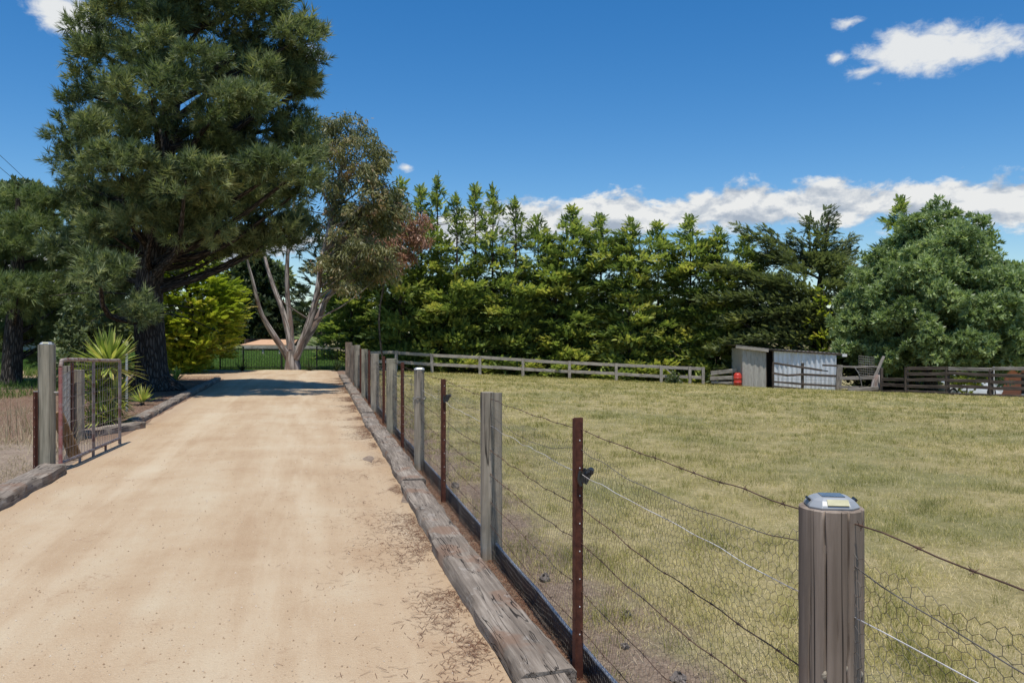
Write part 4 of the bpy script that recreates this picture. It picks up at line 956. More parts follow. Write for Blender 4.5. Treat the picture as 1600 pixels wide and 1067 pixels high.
gate = thing('gate', H0, 'open mesh farm gate of rusty galvanised pipe swung along the drive edge', 'gate')
def G(s, z): return H0 + gd * s + np.array([0, 0, z])
mb = MB(); r = .021
mb.tube(spline([G(.0, .04), G(0, .35), G(0, .8), G(0, 1.14)], 20), r, 10); mb.build('hinge_stile', M['redsteel'], gate, True)
mb = MB(); mb.tube(spline([G(0, 1.142), G(.025, 1.19), G(.09, 1.215), G(.6, 1.205), G(GL - .5, 1.16), G(GL - .09, 1.15), G(GL - .025, 1.135), G(GL, 1.07), G(GL, .6), G(GL, .02)], 40), r, 10); mb.build('pipe_frame', M['rustgate'], gate, True)
mb = MB(); mb.tube([G(0.02, .095), G(GL, .10)], .019, 10); mb.build('bottom_rail', M['rustgate'], gate, True)
mb = MB(); mb.tube([G(GL * .5, -.01), G(GL * .5, 1.19)], .018, 8); mb.tube([G(GL * .28, -.01), G(GL * .28, .1)], .016, 8); mb.tube([G(GL * .72, .01), G(GL * .72, .1)], .016, 8); mb.build('stay', M['rustgate'], gate, True)
mb = MB()
for s in np.arange(.1, GL - .05, .098): mb.tube([G(s, .1), G(s, 1.2 - .03 * s)], .0024, 5)
for z in (.24, .38, .52, .66, .80, .94, 1.08): mb.tube([G(0, z), G(GL, z - .01)], .0024, 5)
mb.build('mesh_infill', M['rustgate'], gate)
# short side fence behind the gate
sf = thing('side_fence', (-6.2, 11.7, 0), 'short run of weathered posts, rusty picket and netting behind the open gate', 'fence')
for px, by, top, rr_, mt in ((105, 690, 572, .085, 'post'), (122, 688, 578, .09, 'post')):
    Yq = 1.5 * 1300 / (by - HZ); c = P(px, by, Yq); c[2] = -.1; tz = P(px, top, Yq)[2]; mb = MB(); mb.beam(c, c * (1, 1, 0) + (0, 0, tz), rr_ * 1.5, rr_ * 1.5, (0, 1, 0), 0, 12, .01, .25, px); mb.build('post', M[mt], sf)
c = P(113, 690, 11.6); mb = MB(); mb.box((c[0], c[1], .5), (.045, .006, 1.2)); mb.box((c[0] + .01, c[1] - .018, .5), (.006, .034, 1.198)); mb.build('star_picket', M['rust'], sf)
mb = MB(); a0 = P(88, 690, 9.6); a0[2] = 0; a1 = P(105, 690, 11.6); a1[2] = 0
for s in np.linspace(0, 1, 18): q = a0 + (a1 - a0) * s; mb.tube([q + (0, .1, .1), q + (0, .1, 1.0)], .003, 4)
for z in np.linspace(.1, 1., 11): mb.tube([a0 + (0, .1, z), a1 + (0, .1, z)], .003, 4)
mb.build('netting', M['galv'], sf)
a = P(86, 645, 9.7); b = P(119, 716, 9.9); b[2] = 0.02
mb = MB(); mb.beam(b, a, .14, .04, (.3, -1, 0), 0, 8, .006, .2, 5)
tag(mb.build('prop_board', wood_mat('brown_board', (.22, .13, .06), (.34, .21, .11), .6)), 'brown board leaning diagonally behind the gate', 'board')
wp_ = P(198, 582, 16.); mb = MB(); mb.tube([(wp_[0], 16., -.05), (wp_[0], 16., 1.12)], .024, 10)
tag(mb.build('marker_stake', M['cargrey'], None, True), 'pale bluish marker stake standing behind the large yucca', 'stake')

# ------------------------------------------------------------------ yuccas
def yucca(px, by, heads, label, leaf_len, n, seed):
    r = np.random.default_rng(seed); Yq = 1.5 * 1300 / (by - HZ); b = P(px, by, Yq); b[2] = 0
    o = thing('yucca', b, label, 'plant'); mb = MB(); V = []; tint = []
    for hx, hy, hz, sc, lo in heads:
        c = b + np.array([hx, hy, hz]); mb.tube(spline([b + (hx * .3, hy * .3, -.05), (b + c) / 2 + (hx * .2, 0, 0), c], 6), [.07 * sc + .02, .06 * sc + .015, .055 * sc + .01, .05 * sc + .01, .045 * sc + .01, .04 * sc], 8, True, 0, .15, seed)
        for k in range(int(n * sc)):
            e = r.uniform(lo, 1.50); a = r.random() * 6.283; L = leaf_len * sc * (.75 + .35 * r.random()) * (1 if e > 0 else .9)
            d = np.array([math.cos(e) * math.cos(a), math.cos(e) * math.sin(a), math.sin(e)]); s = nrm(np.cross(d, [0, 0, 1.])) ; up_ = np.cross(s, d); w_ = .030 * sc ** .5 * (L / .6) ** .5
            dr = -.10 * L * (1 - abs(math.sin(e))) ; o_ = c + d * .03; m1 = o_ + d * L * .35; m2 = o_ + d * L * .7 + np.array([0, 0, dr * .4]); tp = o_ + d * L + np.array([0, 0, dr])
            tt = np.clip(.45 + .22 * r.normal() - (.0 if e > -.2 else -.25), 0, 1)
            prev = (o_, w_ * .7)
            for q, wq in ((m1, w_), (m2, w_ * .8), (tp, .001)):
                p_, wp = prev
                V.append([p_ - s * wp, p_ + up_ * -.25 * wp, q + up_ * -.25 * wq, q - s * wq]); V.append([p_ + up_ * -.25 * wp, p_ + s * wp, q + s * wq, q + up_ * -.25 * wq])
                tint += [tt, min(tt + .12, 1)]; prev = (q, wq)
    mb.build('stem', M['stem'], o, True); poly_mesh('rosette', np.array(V), np.array(tint), LM['yucca'], o)
yucca(165, 668, [(.05, 0, .98, 1.0, -.35), (-.08, -.1, .62, .8, -.75), (.12, .05, .46, .75, -.8), (.02, -.12, .22, .7, -.5), (-.14, .06, .3, .65, -.6), (.16, -.08, .12, .62, -.2), (-.1, -.12, .1, .6, -.2)], 'tall yellow-green yucca with sword leaves behind the gate', .62, 150, 3)
yucca(222, 633, [(0, 0, .05, .75, .0)], 'small yellow-green yucca on the garden bed near the pine trunk', .50, 60, 4)
yucca(276, 597, [(0, 0, .06, .8, .0)], 'small pale yucca on the far side of the pine trunk', .55, 60, 5)
for k, (px, by, lab) in enumerate(((378, 582, 'spiky dark plant at the iron fence left of the gum tree'), (484, 582, 'spiky dark plant at the iron fence beside the gum trunk'), (526, 581, 'spiky dark plant at the iron fence near the corner post'))):
    Yq = 33.9; b = P(px, by, Yq); b[2] = 0; o = thing('spiky_plant', b, lab, 'plant', 'spiky plants at the iron fence'); n = 46; e = rng.uniform(.1, 1.4, n); a = rng.random(n) * 6.283
    d = np.stack([np.cos(e) * np.cos(a), np.cos(e) * np.sin(a), np.sin(e)], -1); s = nrm(np.cross(d, [0, 0, 1.])); L = rng.uniform(.35, .75, n)[:, None]
    poly_mesh('rosette', np.stack([b - s * .02, b + s * .02, b + d * L], 1), rng.random(n) * .6, LM['dark'], o)
# ------------------------------------------------------------------ post-and-rail fence
def G0(px, Y):
    x = P(px, 0, Y)[0]; return np.array([x, Y, float(gz(x, Y))])
rf = thing('rail_fence', G0(700, 45.5), 'grey two-rail timber fence along the foot of the hedge', 'fence')
rp = [(546, 44.5, 549), (619, 45, 548), (675, 45.3, 552.5), (750, 45.4, 556), (817, 45.4, 560), (890, 45.3, 564), (963, 45.1, 567.5), (1033, 44.9, 571), (1078, 44.8, 572.5), (1099, 44.7, 573.5)]
tops = []
for i, (px, Y, ty) in enumerate(rp):
    g = G0(px, Y); z = P(px, ty, Y)[2]; tops.append(np.array([g[0], g[1], z])); mb = MB()
    mb.beam(g - (0, 0, .15), (g[0], g[1], z), .15 if i != 1 else .17, .10, (0, 1, 0), 0, 6, .008, .12, i); mb.build('post', M['rail'], rf)
for dz in (.10, .58):
    for i in range(len(tops) - 1):
        a, b = tops[i] + (0, .080, -dz), tops[i + 1] + (0, .080, -dz); mb = MB(); d = nrm(b - a)
        mb.beam(a + d * .004 + (0, 0, .01 * rng.normal()), b - d * .004 + (0, 0, .01 * rng.normal()), .045, .16, (0, 0, 1), 0, 8, .008, .12, i * 3 + int(dz * 10)); mb.build('rail', M['rail'], rf)
a = P(1040, 576, 44.78); b = P(1070, 601, 44.62); mb = MB(); mb.beam(a, b, .045, .13, (0, -1, 0), 0, 5, .008, .12, 55); mb.build('diagonal_brace', M['rail'], rf)
br = thing('broken_fence_panel', G0(1128, 44), 'broken fence panel with sagging planks between end post and red drum', 'fence')
for (x0, y0, x1, y1, h) in ((1111, 583, 1152, 578.5, .20), (1110, 591, 1150, 590, .18), (1112, 597, 1150, 598.5, .12)):
    mb = MB(); mb.beam(P(x0, y0, 44.3), P(x1, y1, 43.2), .05, h, (0, 0, 1), 0, 6, .014, .15, x0); mb.build('plank', M['rail'], br)
for px in (1114, 1147):
    g = G0(px, 44.4); mb = MB(); mb.beam(g - (0, 0, .1), g + (0, 0, .78), .1, .1, (0, 1, 0), 0, 3, .008, .12, px); mb.build('post', M['yard'], br)

# red drum
g = G0(1152.5, 42.6); rd = thing('drum', g, 'red ribbed plastic drum standing beside the tin shed', 'drum')
mb = MB(); pr = [(.17, 0), (.195, .03), (.195, .20), (.21, .22), (.195, .24), (.195, .43), (.21, .45), (.195, .47), (.195, .58), (.18, .63), (.15, .66)]; mb.lathe(g, pr, 24); mb.build('barrel', M['red'], rd, True)
mb = MB(); mb.lathe(g + (0, 0, .66), [(.14, 0), (.14, .035), (.12, .05)], 20); mb.build('lid', M['red'], rd, True)

# ------------------------------------------------------------------ tin shed
YA, YB, YC, YD = 42.6, 42.2, 42.0, 39.8
sA, sB, sC, sD = G0(1160, YA), G0(1197, YB), G0(1209, YC), G0(1307, YD)
shed = thing('shed', G0(1240, 42), 'small tin shed with skillion roof, cream end wall and dark doorway', 'shed')
def roofz(px): return P(px, np.interp(px, [1150, 1200, 1322], [541.5, 546.5, 555]), np.interp(px, [1150, 1209, 1322], [42.6, 42., 39.5]))[2]
def corr_wall(mb, a, b, za, zb, amp, pitch, m=0, seg=6):
    """corrugated sheet from a to b with a sloping head"""
    L = np.linalg.norm((b - a)[:2]); n = max(int(L / pitch * seg), 6); d = nrm((b - a) * (1, 1, 0)); nn = np.array([d[1], -d[0], 0]); V = []; Gc = []
    for i in range(n + 1):
        t = i / n; o = amp * np.clip(math.sin(t * L / pitch * 2 * math.pi) * 1.6, -1, 1); p = a + (b - a) * t + nn * o
        V += [(p[0], p[1], min(a[2], b[2]) - .05), (p[0], p[1], za + (zb - za) * t)]; Gc += [(0, t * L, 0), (2, t * L, .3)]
    mb.add(V, [(2*i, 2*i+2, 2*i+3, 2*i+1) for i in range(n)], Gc, m)
back = np.array([.25, 3.0, -.05])
zA, zB, zC, zD = roofz(1160), roofz(1197), roofz(1209), roofz(1307)
mb = MB(); corr_wall(mb, sA, sB, zA - .03, zB - .03, .012, .28); mb.build('end_wall', M['boards'], shed)
mb = MB(); corr_wall(mb, sC, sD, zC - .03, zD - .03, .020, .24); mb.build('side_wall', M['corr'], shed)
mb = MB(); corr_wall(mb, sA + back, sA, zA - .1, zA - .03, .012, .28); corr_wall(mb, sD, sD + back, zD - .03, zD - .1, .012, .28); corr_wall(mb, sD + back, sA + back, zD - .1, zA - .1, .012, .28); mb.build('back_wall', M['boards'], shed)
mb = MB(); mb.box((sB + sC) / 2 + back * .25 + (0, 0, .9), (1.2, .03, 2.0)); mb.build('doorway', M['dark'], shed)  # dark panel paints the shade inside the open doorway
mb = MB()
for q in (sB, sC): mb.beam(q + (0, .06, -.1), q + (0, .06, zB - q[2] - .05), .09, .09, (0, 1, 0), 0, 4, .006, .1, 4)
mb.build('door_post', M['yard'], shed)
rA, rB, rD = P(1150, 538.5, YA - .06), P(1202, 545, YC - .055), P(1322, 552.5, 39.5)
mb = MB()
for (p, q) in ((rA, rB), (rB, rD)):
    L = np.linalg.norm(q - p); n = int(L / .1); V = []
    for i in range(n + 1):
        t = i / n; o = .014 * math.sin(t * L / .2 * 6.283); p_ = p + (q - p) * t; b_ = p_ + back + (0, .5, .02); V += [p_ + (0, 0, o), b_ + (0, 0, o), b_ + (0, 0, o - .012), p_ + (0, 0, o - .012)]
    f = [(4*i, 4*i+4, 4*i+5, 4*i+1) for i in range(n)] + [(4*i+2, 4*i+6, 4*i+7, 4*i+3) for i in range(n)] + [(4*i+3, 4*i+7, 4*i+4, 4*i) for i in range(n)] + [(4*i+1, 4*i+5, 4*i+6, 4*i+2) for i in range(n)]
    mb.add(np.array(V), f)
mb.build('roof', M['rooftin'], shed)
mb = MB(); mb.beam(rA + (0, .03, -.09), rB + (-.02, .03, -.09), .03, .15, (0, 0, 1), 0, 6, .008, .1, 3); mb.build('fascia', M['rail'], shed)
mb = MB(); mb.beam(rB + (.02, .04, -.06), rD + (-.08, .04, -.06), .03, .07, (0, 0, 1), 0, 6, .004, .1, 6); mb.build('purlin', M['yard'], shed)
mb = MB(); mb.box(rD + (-.06, .03, -.08), (.22, .05, .13)); mb.build('gutter_end', M['roofwhite'], shed)

# ------------------------------------------------------------------ stock yard in front of the shed
yd = thing('yard_fence', G0(1260, 38.6), 'sagging dark old rails and mesh standing before the tin shed', 'fence')
YY = 38.6
def rail(par, rows, h, mat, seed, w=.05, Y=YY):
    for (x0, y0), (x1, y1) in zip(rows[:-1], rows[1:]):
        mb = MB(); mb.beam(P(x0, y0, Y), P(x1, y1, Y), w, h, (0, 0, 1), 0, 6, .012, .15, seed + x0); mb.build('rail', M[mat], par)
def ypost(par, px, ty, Y, w, mat, lean=0., d=.12):
    g = G0(px, Y); t_ = P(px + lean, ty, Y); mb = MB(); mb.beam(g - (0, 0, .15), t_, w, d, (0, 1, 0), 0, 8, .012, .15, int(px)); return mb.build('post', M[mat], par)
ypost(yd, 1254, 567, YY + .1, .11, 'yard'); ypost(yd, 1208, 568, YY + .5, .08, 'yard'); ypost(yd, 1310, 570, YY + .12, .26, 'yard_grey', 2)
rail(yd, [(1207, 567), (1250, 573.5), (1284, 578.5)], .09, 'yard', 1, .05, YY); rail(yd, [(1284, 578.6), (1294, 580)], .05, 'yard', 12, .03, YY)
rail(yd, [(1207, 583), (1230, 586.5), (1254, 585), (1306, 587.5)], .10, 'yard', 2, .05, YY)
rail(yd, [(1209, 596.5), (1254, 600), (1306, 603)], .09, 'yard', 3, .05, YY - .02); rail(yd, [(1209, 603.5), (1252, 607)], .07, 'yard', 4, .05, YY); rail(yd, [(1252, 610.5), (1306, 614)], .04, 'yard', 5, .05, YY)
rail(yd, [(1285, 570.5), (1308, 571.5)], .08, 'yard', 6, .05, YY - .06)
mb = MB()
for px in np.arange(1211, 1305, 5.2): mb.tube([P(px, 589, YY + .07), P(px, 613, YY + .07)], .004, 4)
for t in np.linspace(0, 1, 6): mb.tube([P(1211, 587 + t * 22, YY + .07), P(1305, 590 + t * 24, YY + .07)], .004, 4)
mb.build('wire_mesh', M['net'], yd)
yg = thing('yard_gate', G0(1344, 37.8), 'grey timber gate panel with thick middle rail right of the tin shed', 'gate'); Yg_ = 38.0
rail(yg, [(1313, 572.5), (1340, 573.8), (1366, 572.8), (1378, 574.5)], .075, 'yard_grey', 20, .06, Yg_)
rail(yg, [(1311, 591), (1376, 590)], .15, 'yard_grey', 21, .08, Yg_ - .05); rail(yg, [(1311, 604.5), (1362, 606)], .11, 'yard_grey', 22, .06, Yg_); rail(yg, [(1312, 613), (1340, 615)], .08, 'yard_grey', 23, .06, Yg_)
ypost(yg, 1374, 573, Yg_ + .1, .13, 'yard_grey')
mb = MB(); mb.tube(spline([P(1336, 575, Yg_ - .1), P(1343, 586, Yg_ - .12), P(1347, 605, Yg_ - .1)], 6), .018, 6); mb.build('stay', M['galv'], yg, True)
mb = MB()
for px in np.arange(1342, 1366, 3.4): mb.tube([P(px, 555 + (px - 1342) * .12, Yg_ + .15), P(px, 588, Yg_ + .15)], .006, 4)
for y in np.arange(556, 590, 3.6): mb.tube([P(1342, y, Yg_ + .15), P(1365, y + 2.5, Yg_ + .15)], .006, 4)
mb.build('wire_mesh', M['galv'], yg)
mb = MB(); mb.beam(P(1366, 590, Yg_ - .25), P(1381, 557, Yg_ - .05), .10, .12, (0, -1, 0), 0, 8, .01, .12, 31); tag(mb.build('leaning_plank', M['yard_grey']), 'grey plank leaning up against the end post of the yard gate', 'plank')
a = P(1325, 620, 37.3); a[2] = float(gz(a[0], a[1])) + .04; b = P(1375, 606, 37.4); mb = MB(); mb.beam(a, b, .07, .16, (0, 0, 1), 0, 8, .012, .15, 32); tag(mb.build('fallen_plank', M['yard_grey']), 'fallen plank sloping from the grass up to the yard gate', 'plank')
g = G0(1369, 37.6); mb = MB(); mb.tube(spline([g + (-.08, 0, -.1), g + (-.02, .02, .3), g + (.06, .05, .62), g + (.12, .1, .78)], 8), [.24, .22, .2, .19, .18, .16, .13, .09], 10, True, 0, .25, 3)
tag(mb.build('tree_stump', M['bark_gum'], None, True), 'pale weathered tree stump at the end of the yard gate', 'stump')
# long yard fence running right under the broadleaf tree
yf = thing('yard_fence', G0(1500, 33.5), 'five-rail yard fence in painted shade-dark timber running under the broadleaf tree', 'fence')
yp = [(1377, 37.2, 575, .12), (1416, 35.8, 574, .16), (1480, 34.6, 574, .17), (1548, 33.4, 576, .17), (1628, 32.2, 576, .17), (1720, 31.0, 577, .17)]
for px, Y, ty, w_ in yp: ypost(yf, px, ty, Y, w_, 'yard')
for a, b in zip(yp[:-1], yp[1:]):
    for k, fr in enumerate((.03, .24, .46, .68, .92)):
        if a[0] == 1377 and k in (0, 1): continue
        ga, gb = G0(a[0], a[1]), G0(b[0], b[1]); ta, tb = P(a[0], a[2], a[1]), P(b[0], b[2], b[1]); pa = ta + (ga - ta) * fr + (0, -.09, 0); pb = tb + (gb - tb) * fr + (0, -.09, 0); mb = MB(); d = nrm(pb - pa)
        mb.beam(pa + d * .004 + (0, 0, .02 * rng.normal()), pb - d * .004 + (0, 0, .02 * rng.normal()), .045, .13 if k < 4 else .09, (0, 0, 1), 0, 8, .01, .12, int(a[0]) + k); mb.build('rail', M['yard' if k or a[0] < 1470 else 'yard_grey'], yf)  # tree shade painted by dark timber, sunlit top rail by grey timber
g = G0(1551, 33.55); mb = MB(); mb.box(g + (.05, -.0, .62), (.035, .035, 1.2)); tag(mb.build('white_stake', M['roofwhite']), 'thin white stake against a yard fence post near the brick building', 'stake')

# ------------------------------------------------------------------ brick building and cars behind the yard
t = NT('orange_brick'); g_ = t.attr('grain'); br_ = t.n('ShaderNodeTexBrick'); sv = t.sep(g_); cb = t.n('ShaderNodeCombineXYZ'); t.set(cb.inputs[0], sv[0]); t.set(cb.inputs[1], sv[2]); t.set(br_.inputs['Vector'], cb.outputs[0])
br_.inputs['Scale'].default_value = 1.; br_.inputs['Brick Width'].default_value = .24; br_.inputs['Row Height'].default_value = .086; br_.inputs['Mortar Size'].default_value = .010
for k, c_ in (('Color1', (.54, .165, .085, 1)), ('Color2', (.62, .21, .11, 1)), ('Mortar', (.40, .26, .19, 1))): br_.inputs[k].default_value = c_
M['brick'] = t.done(t.bsdf(br_.outputs['Color'], .9))
YH = 60.; bx0, bx1 = P(1540, 0, YH)[0], P(1595, 0, YH)[0] + 9; zb = float(gz(36, YH)) - .3; zt = P(1560, 573, YH)[2]
bd = thing('brick_building', ((bx0 + bx1) / 2, YH, zb), 'low orange brick building with pale flat roof beyond the yard fence', 'building')
mb = MB(); mb.box(((bx0 + bx1) / 2, YH + 2.5, (zb + zt) / 2 - .05), (bx1 - bx0, 5, zt - zb - .1)); mb.build('wall', M['brick'], bd)
mb = MB(); mb.box(((bx0 + bx1) / 2 - .3, YH + 2.3, zt + .06), (bx1 - bx0 + 1.6, 6.2, .16)); mb.build('roof', M['roofwhite'], bd)
mb = MB(); wx = P(1598, 0, YH)[0]; mb.box((wx + .6, YH - .03, (zt + zb) / 2 + .1), (1.4, .06, 1.5)); wn_ = mb.build('window', M['dark'], bd)
mb = MB(); mb.box((wx + .6, YH - .05, (zt + zb) / 2 - .70), (1.5, .1, .08)); mb.build('sill', M['roofwhite'], wn_)
lw0, lw1 = P(1418, 0, 61.)[0], P(1432, 0, 61.)[0]; lw = thing('brick_pier', (lw0, 61, zb), 'short orange brick wall seen left of the broadleaf trunk', 'wall')
mb = MB(); mb.box(((lw0 + lw1) / 2, 61, P(0, 597, 61)[2] / 2 + zb / 2), (lw1 - lw0, .3, P(0, 597, 61)[2] - zb)); mb.build('wall', M['brick'], lw)
mb = MB(); mb.box(((lw0 + lw1) / 2, 61, P(0, 597, 61)[2] + .04), (lw1 - lw0 + .08, .38, .08)); mb.build('capping', M['roofwhite'], lw)
lw2 = thing('brick_wall', (P(1535, 0, 58.5)[0], 58.5, zb), 'low orange brick garden wall between lime shrub and brick building', 'wall')
mb = MB(); q0, q1 = P(1524, 0, 58.5)[0], P(1546, 0, 58.5)[0]; hh_ = P(0, 603, 58.5)[2]; mb.box(((q0 + q1) / 2, 58.5, (hh_ + zb) / 2), (q1 - q0, .3, hh_ - zb)); mb.build('wall', M['brick'], lw2)
mb = MB(); mb.box(((q0 + q1) / 2, 58.5, hh_ + .035), (q1 - q0 + .08, .38, .07)); mb.build('capping', M['roofwhite'], lw2)

def car(c, rz, paint, label):
    """small hatchback, length along local x, wheels on the ground"""
    c = np.array(c); o = thing('parked_car', c, label, 'car', 'cars parked beyond the yard fence'); cr, sr = math.cos(rz), math.sin(rz); R = np.array([[cr, -sr, 0], [sr, cr, 0], [0, 0, 1.]])
    prof = [(-2.0, .28), (-2.06, .5), (-2.02, .82), (-1.9, .92), (-1.55, 1.36), (-1.2, 1.46), (.2, 1.44), (.95, .98), (1.75, .82), (2.02, .66), (2.06, .4), (1.98, .26)]
    def sec(y, k): return np.array([(x, y, z * 1 if z < .9 else .9 + (z - .9) * k) for x, z in prof])
    ys = [(-.80, .96), (-.70, 1.), (.70, 1.), (.80, .96)]; V = []
    for y, k in ys:
        s_ = sec(y, k); s_[:, 1] = np.where(s_[:, 2] > .95, s_[:, 1] * .82, s_[:, 1]); V.append(s_ * ((.985, 1, 1) if abs(y) > .75 else (1, 1, 1)))
    n = len(prof); f = [(i*n+j, i*n+(j+1) % n, (i+1)*n+(j+1) % n, (i+1)*n+j) for i in range(3) for j in range(n)] + [tuple(range(n)), tuple(range(3*n, 4*n))[::-1]]
    b = MB(); b.add(np.concatenate(V) @ R.T + c, f); b.build('body', M[paint], o, False, .05)
    def pane(pts, nm='window', mt='carglass'):
        b = MB(); p = np.array(pts, float) @ R.T + c; nn = nrm(np.cross(p[1] - p[0], p[2] - p[0])) * .012; k = len(p); b.add(np.concatenate([p, p + nn]), [tuple(range(k, 2*k)), tuple(range(k))[::-1]] + [(j, (j+1) % k, k+(j+1) % k, k+j) for j in range(k)]); return b.build(nm, M[mt], o)
    for s in (1, -1):
        y1, y2 = s * .775, s * .668; q = [(-1.6, y1, .99), (-.25, y1, .99), (-.25, y2, 1.38), (-1.38, y2, 1.36)]; q2 = [(-.18, y1, .99), (.80, y1, .99), (.24, y2, 1.36), (-.18, y2, 1.38)]
        for w_ in (q, q2): pane(w_ if s < 0 else w_[::-1])
    pane([(.93, -.60, 1.02), (.93, .60, 1.02), (.30, .54, 1.40), (.30, -.54, 1.40)], 'windscreen'); pane([(-1.86, .60, 1.0), (-1.86, -.60, 1.0), (-1.60, -.54, 1.33), (-1.60, .54, 1.33)], 'rear_window')
    for s in (1, -1):
        for x in (-1.28, 1.28):
            w_c = c + R @ np.array([x, s * .76, .30]); ax_ = R @ np.array([0, s * 1., 0]); b = MB(); b.tube([w_c - ax_ * .10, w_c + ax_ * .065], .30, 20); wh = b.build('wheel', M['tyre'], o, True)
            b = MB(); b.tube([w_c + ax_ * .06, w_c + ax_ * .075], .19, 14); b.build('rim', M['silver'], wh, True)
        b = MB(); b.box(c + R @ np.array([-2.045, s * .62, .76]), (.06, .24, .16), R); b.build('tail_light', M['tail'], o)
        b = MB(); b.box(c + R @ np.array([1.97, s * .58, .66]), (.10, .3, .13), R); b.build('headlight', M['lens'], o)
car(G0(1452, 48.5), 1.15 + math.pi, 'cargrey', 'silver hatchback parked behind the broadleaf trunk')
car(G0(1506, 52.5), .12, 'carwhite', 'white hatchback parked between fence posts near the brick building')

# ------------------------------------------------------------------ iron fence, lawn, paddock hut
fe = thing('iron_fence', (-10, 34.9, 0), 'low black iron fence behind the gum tree at the end of the drive', 'fence')
x0, x1 = P(344, 0, 35.1)[0], P(546, 0, 35.1)[0]
for px in (344, 380, 440, 495, 546):
    xx = P(px, 0, 35.1)[0]; mb = MB(); mb.box((xx, 35.1, .48), (.05, .05, 1.0)); mb.build('post', M['iron'], fe)
mb = MB()
for xx in np.arange(x0, x1, .11): mb.box((xx, 35.1, .46), (.012, .012, .84))
mb.build('baluster_infill', M['iron'], fe)
for z in (.10, .86):
    mb = MB(); mb.box(((x0 + x1) / 2, 35.1, z), (x1 - x0, .022, .03)); mb.build('rail', M['iron'], fe)
wf = thing('white_rail_fence', P(470, 540, 62.), 'pale single-rail fence across the lawn beyond the iron fence', 'fence')
wr = [(380, 62), (411, 62), (437, 62), (470, 62), (505, 62), (540, 62), (575, 62)]
for px, Y in wr:
    p = P(px, 541, Y); mb = MB(); mb.beam((p[0], Y, -.1), (p[0], Y, p[2] + .03), .12, .12, (0, 1, 0), 0, 3, .006, .1, px); mb.build('post', M['rail'], wf)
for (a, Y), (b, _) in zip(wr[:-1], wr[1:]):
    mb = MB(); mb.beam(P(a, 542.5, Y - .1), P(b, 542.5, Y - .1), .05, .22, (0, 0, 1), 0, 3, .006, .1, a); mb.build('rail', M['rail'], wf)
hx = P(412, 0, 74.); hut = thing('field_shelter', (hx[0], 76, 0), 'low open field shelter with tan roof beyond the pale rail fence', 'shelter')
mb = MB(); mb.box((hx[0], 78.4, .5), (4.0, .1, 1.1)); mb.box((hx[0] - 2, 76.7, .5), (.1, 3.3, 1.1)); mb.box((hx[0] + 2, 76.7, .5), (.1, 3.3, 1.1)); mb.build('wall', M['yard'], hut)
mb = MB(); Vr = np.array([(-2.3, 74.6, .55), (2.5, 74.6, .55), (2.2, 77.2, 1.0), (-1.2, 77.2, 1.0), (2.5, 79.4, .6), (-2.3, 79.4, .6)]) + (hx[0], 0, 0); V2 = Vr - (0, 0, .08)
mb.add(np.concatenate([Vr, V2]), [(0, 1, 2, 3), (3, 2, 4, 5), (6, 9, 8, 7), (9, 11, 10, 8), (0, 6, 7, 1), (4, 10, 11, 5), (1, 7, 8, 2), (2, 8, 10, 4), (0, 3, 9, 6), (3, 5, 11, 9)]); mb.build('roof', M['tan'], hut)
fhx = P(6, 0, 75.); fh = thing('farm_shed', (fhx[0] - 3, 77, 0), 'distant farm shed with pale roof far left behind the shrubs', 'shed')
mb = MB(); mb.box((fhx[0] - 4, 78, .55), (9, 4, 1.2)); mb.build('wall', M['boards'], fh)
mb = MB(); mb.box((fhx[0] - 4, 77.9, 1.22), (9.6, 4.8, .14)); mb.build('roof', M['roofwhite'], fh)
for k, (ya, yb, lab) in enumerate(((243, 318, 'upper thin power line slanting down behind the pine'), (262, 322, 'lower thin power line slanting down behind the pine'))):
    mb = MB(); mb.tube(spline([P(-300, ya - 270, 34.), P(0, ya, 40.), P(85, yb, 42.), P(200, yb + 45, 45)], 24), .012, 5); tag(mb.build('power_line', M['blackplastic'], None, True), lab, 'cable', 'power lines')

# rocks in the bare strip
for k, (u_, y) in enumerate([(.28, 3.35), (.42, 3.5), (.33, 3.9), (.25, 5.0), (.3, 6.9), (.5, 4.3), (.22, 8.1)]):
    c = FP(y, .0, u_); mb = MB(); s = .02 + .022 * rng.random(); pr = np.array([(.02, -.5), (.7, -.45), (1.0, -.1), (.85, .35), (.45, .62), (.02, .7)]) * s; mb.lathe(c + (0, 0, .4 * s), [tuple(x) for x in pr], 11)
    for v in mb.v: v += (rng.random(v.shape) - .5) * s * .7
    tag(mb.build('rock', plain_mat('dark_rock', (.07, .06, .055), (.22, .19, .165), .9, 0, 25, .6, .2) if k == 0 else bpy.data.materials['dark_rock'], None, True), 'dark lump of stone in the bare soil at the foot of the wire fence', 'rock', 'stones along the wire fence')

# ------------------------------------------------------------------ grass, straw, litter, gravel (uncountable)
def blades(x, y, z, h, w_, lean, tint, name, mat, label, cat, bend=.5):
    n = len(x); a = rng.random(n) * 6.283; la = rng.random(n) * 6.283; b = np.stack([x, y, z], -1); s = np.stack([np.cos(a), np.sin(a), 0 * a], -1) * (w_ / 2)[:, None]
    l = np.stack([np.cos(la), np.sin(la), 0 * la], -1) * (lean * h)[:, None]; up_ = np.zeros((n, 3)); up_[:, 2] = h * np.sqrt(np.clip(1 - lean ** 2, .02, 1))
    m_ = b + up_ * .6 + l * .38; tp = b + up_ + l
    V = np.concatenate([np.stack([b - s, b + s, m_ + s * .75, m_ - s * .75], 1), np.stack([m_ - s * .75, m_ + s * .75, tp + s * .1, tp - s * .1], 1)])
    return tag(poly_mesh(name, V, np.concatenate([tint, tint]).clip(0, 1), mat), label, cat, None, 'stuff')
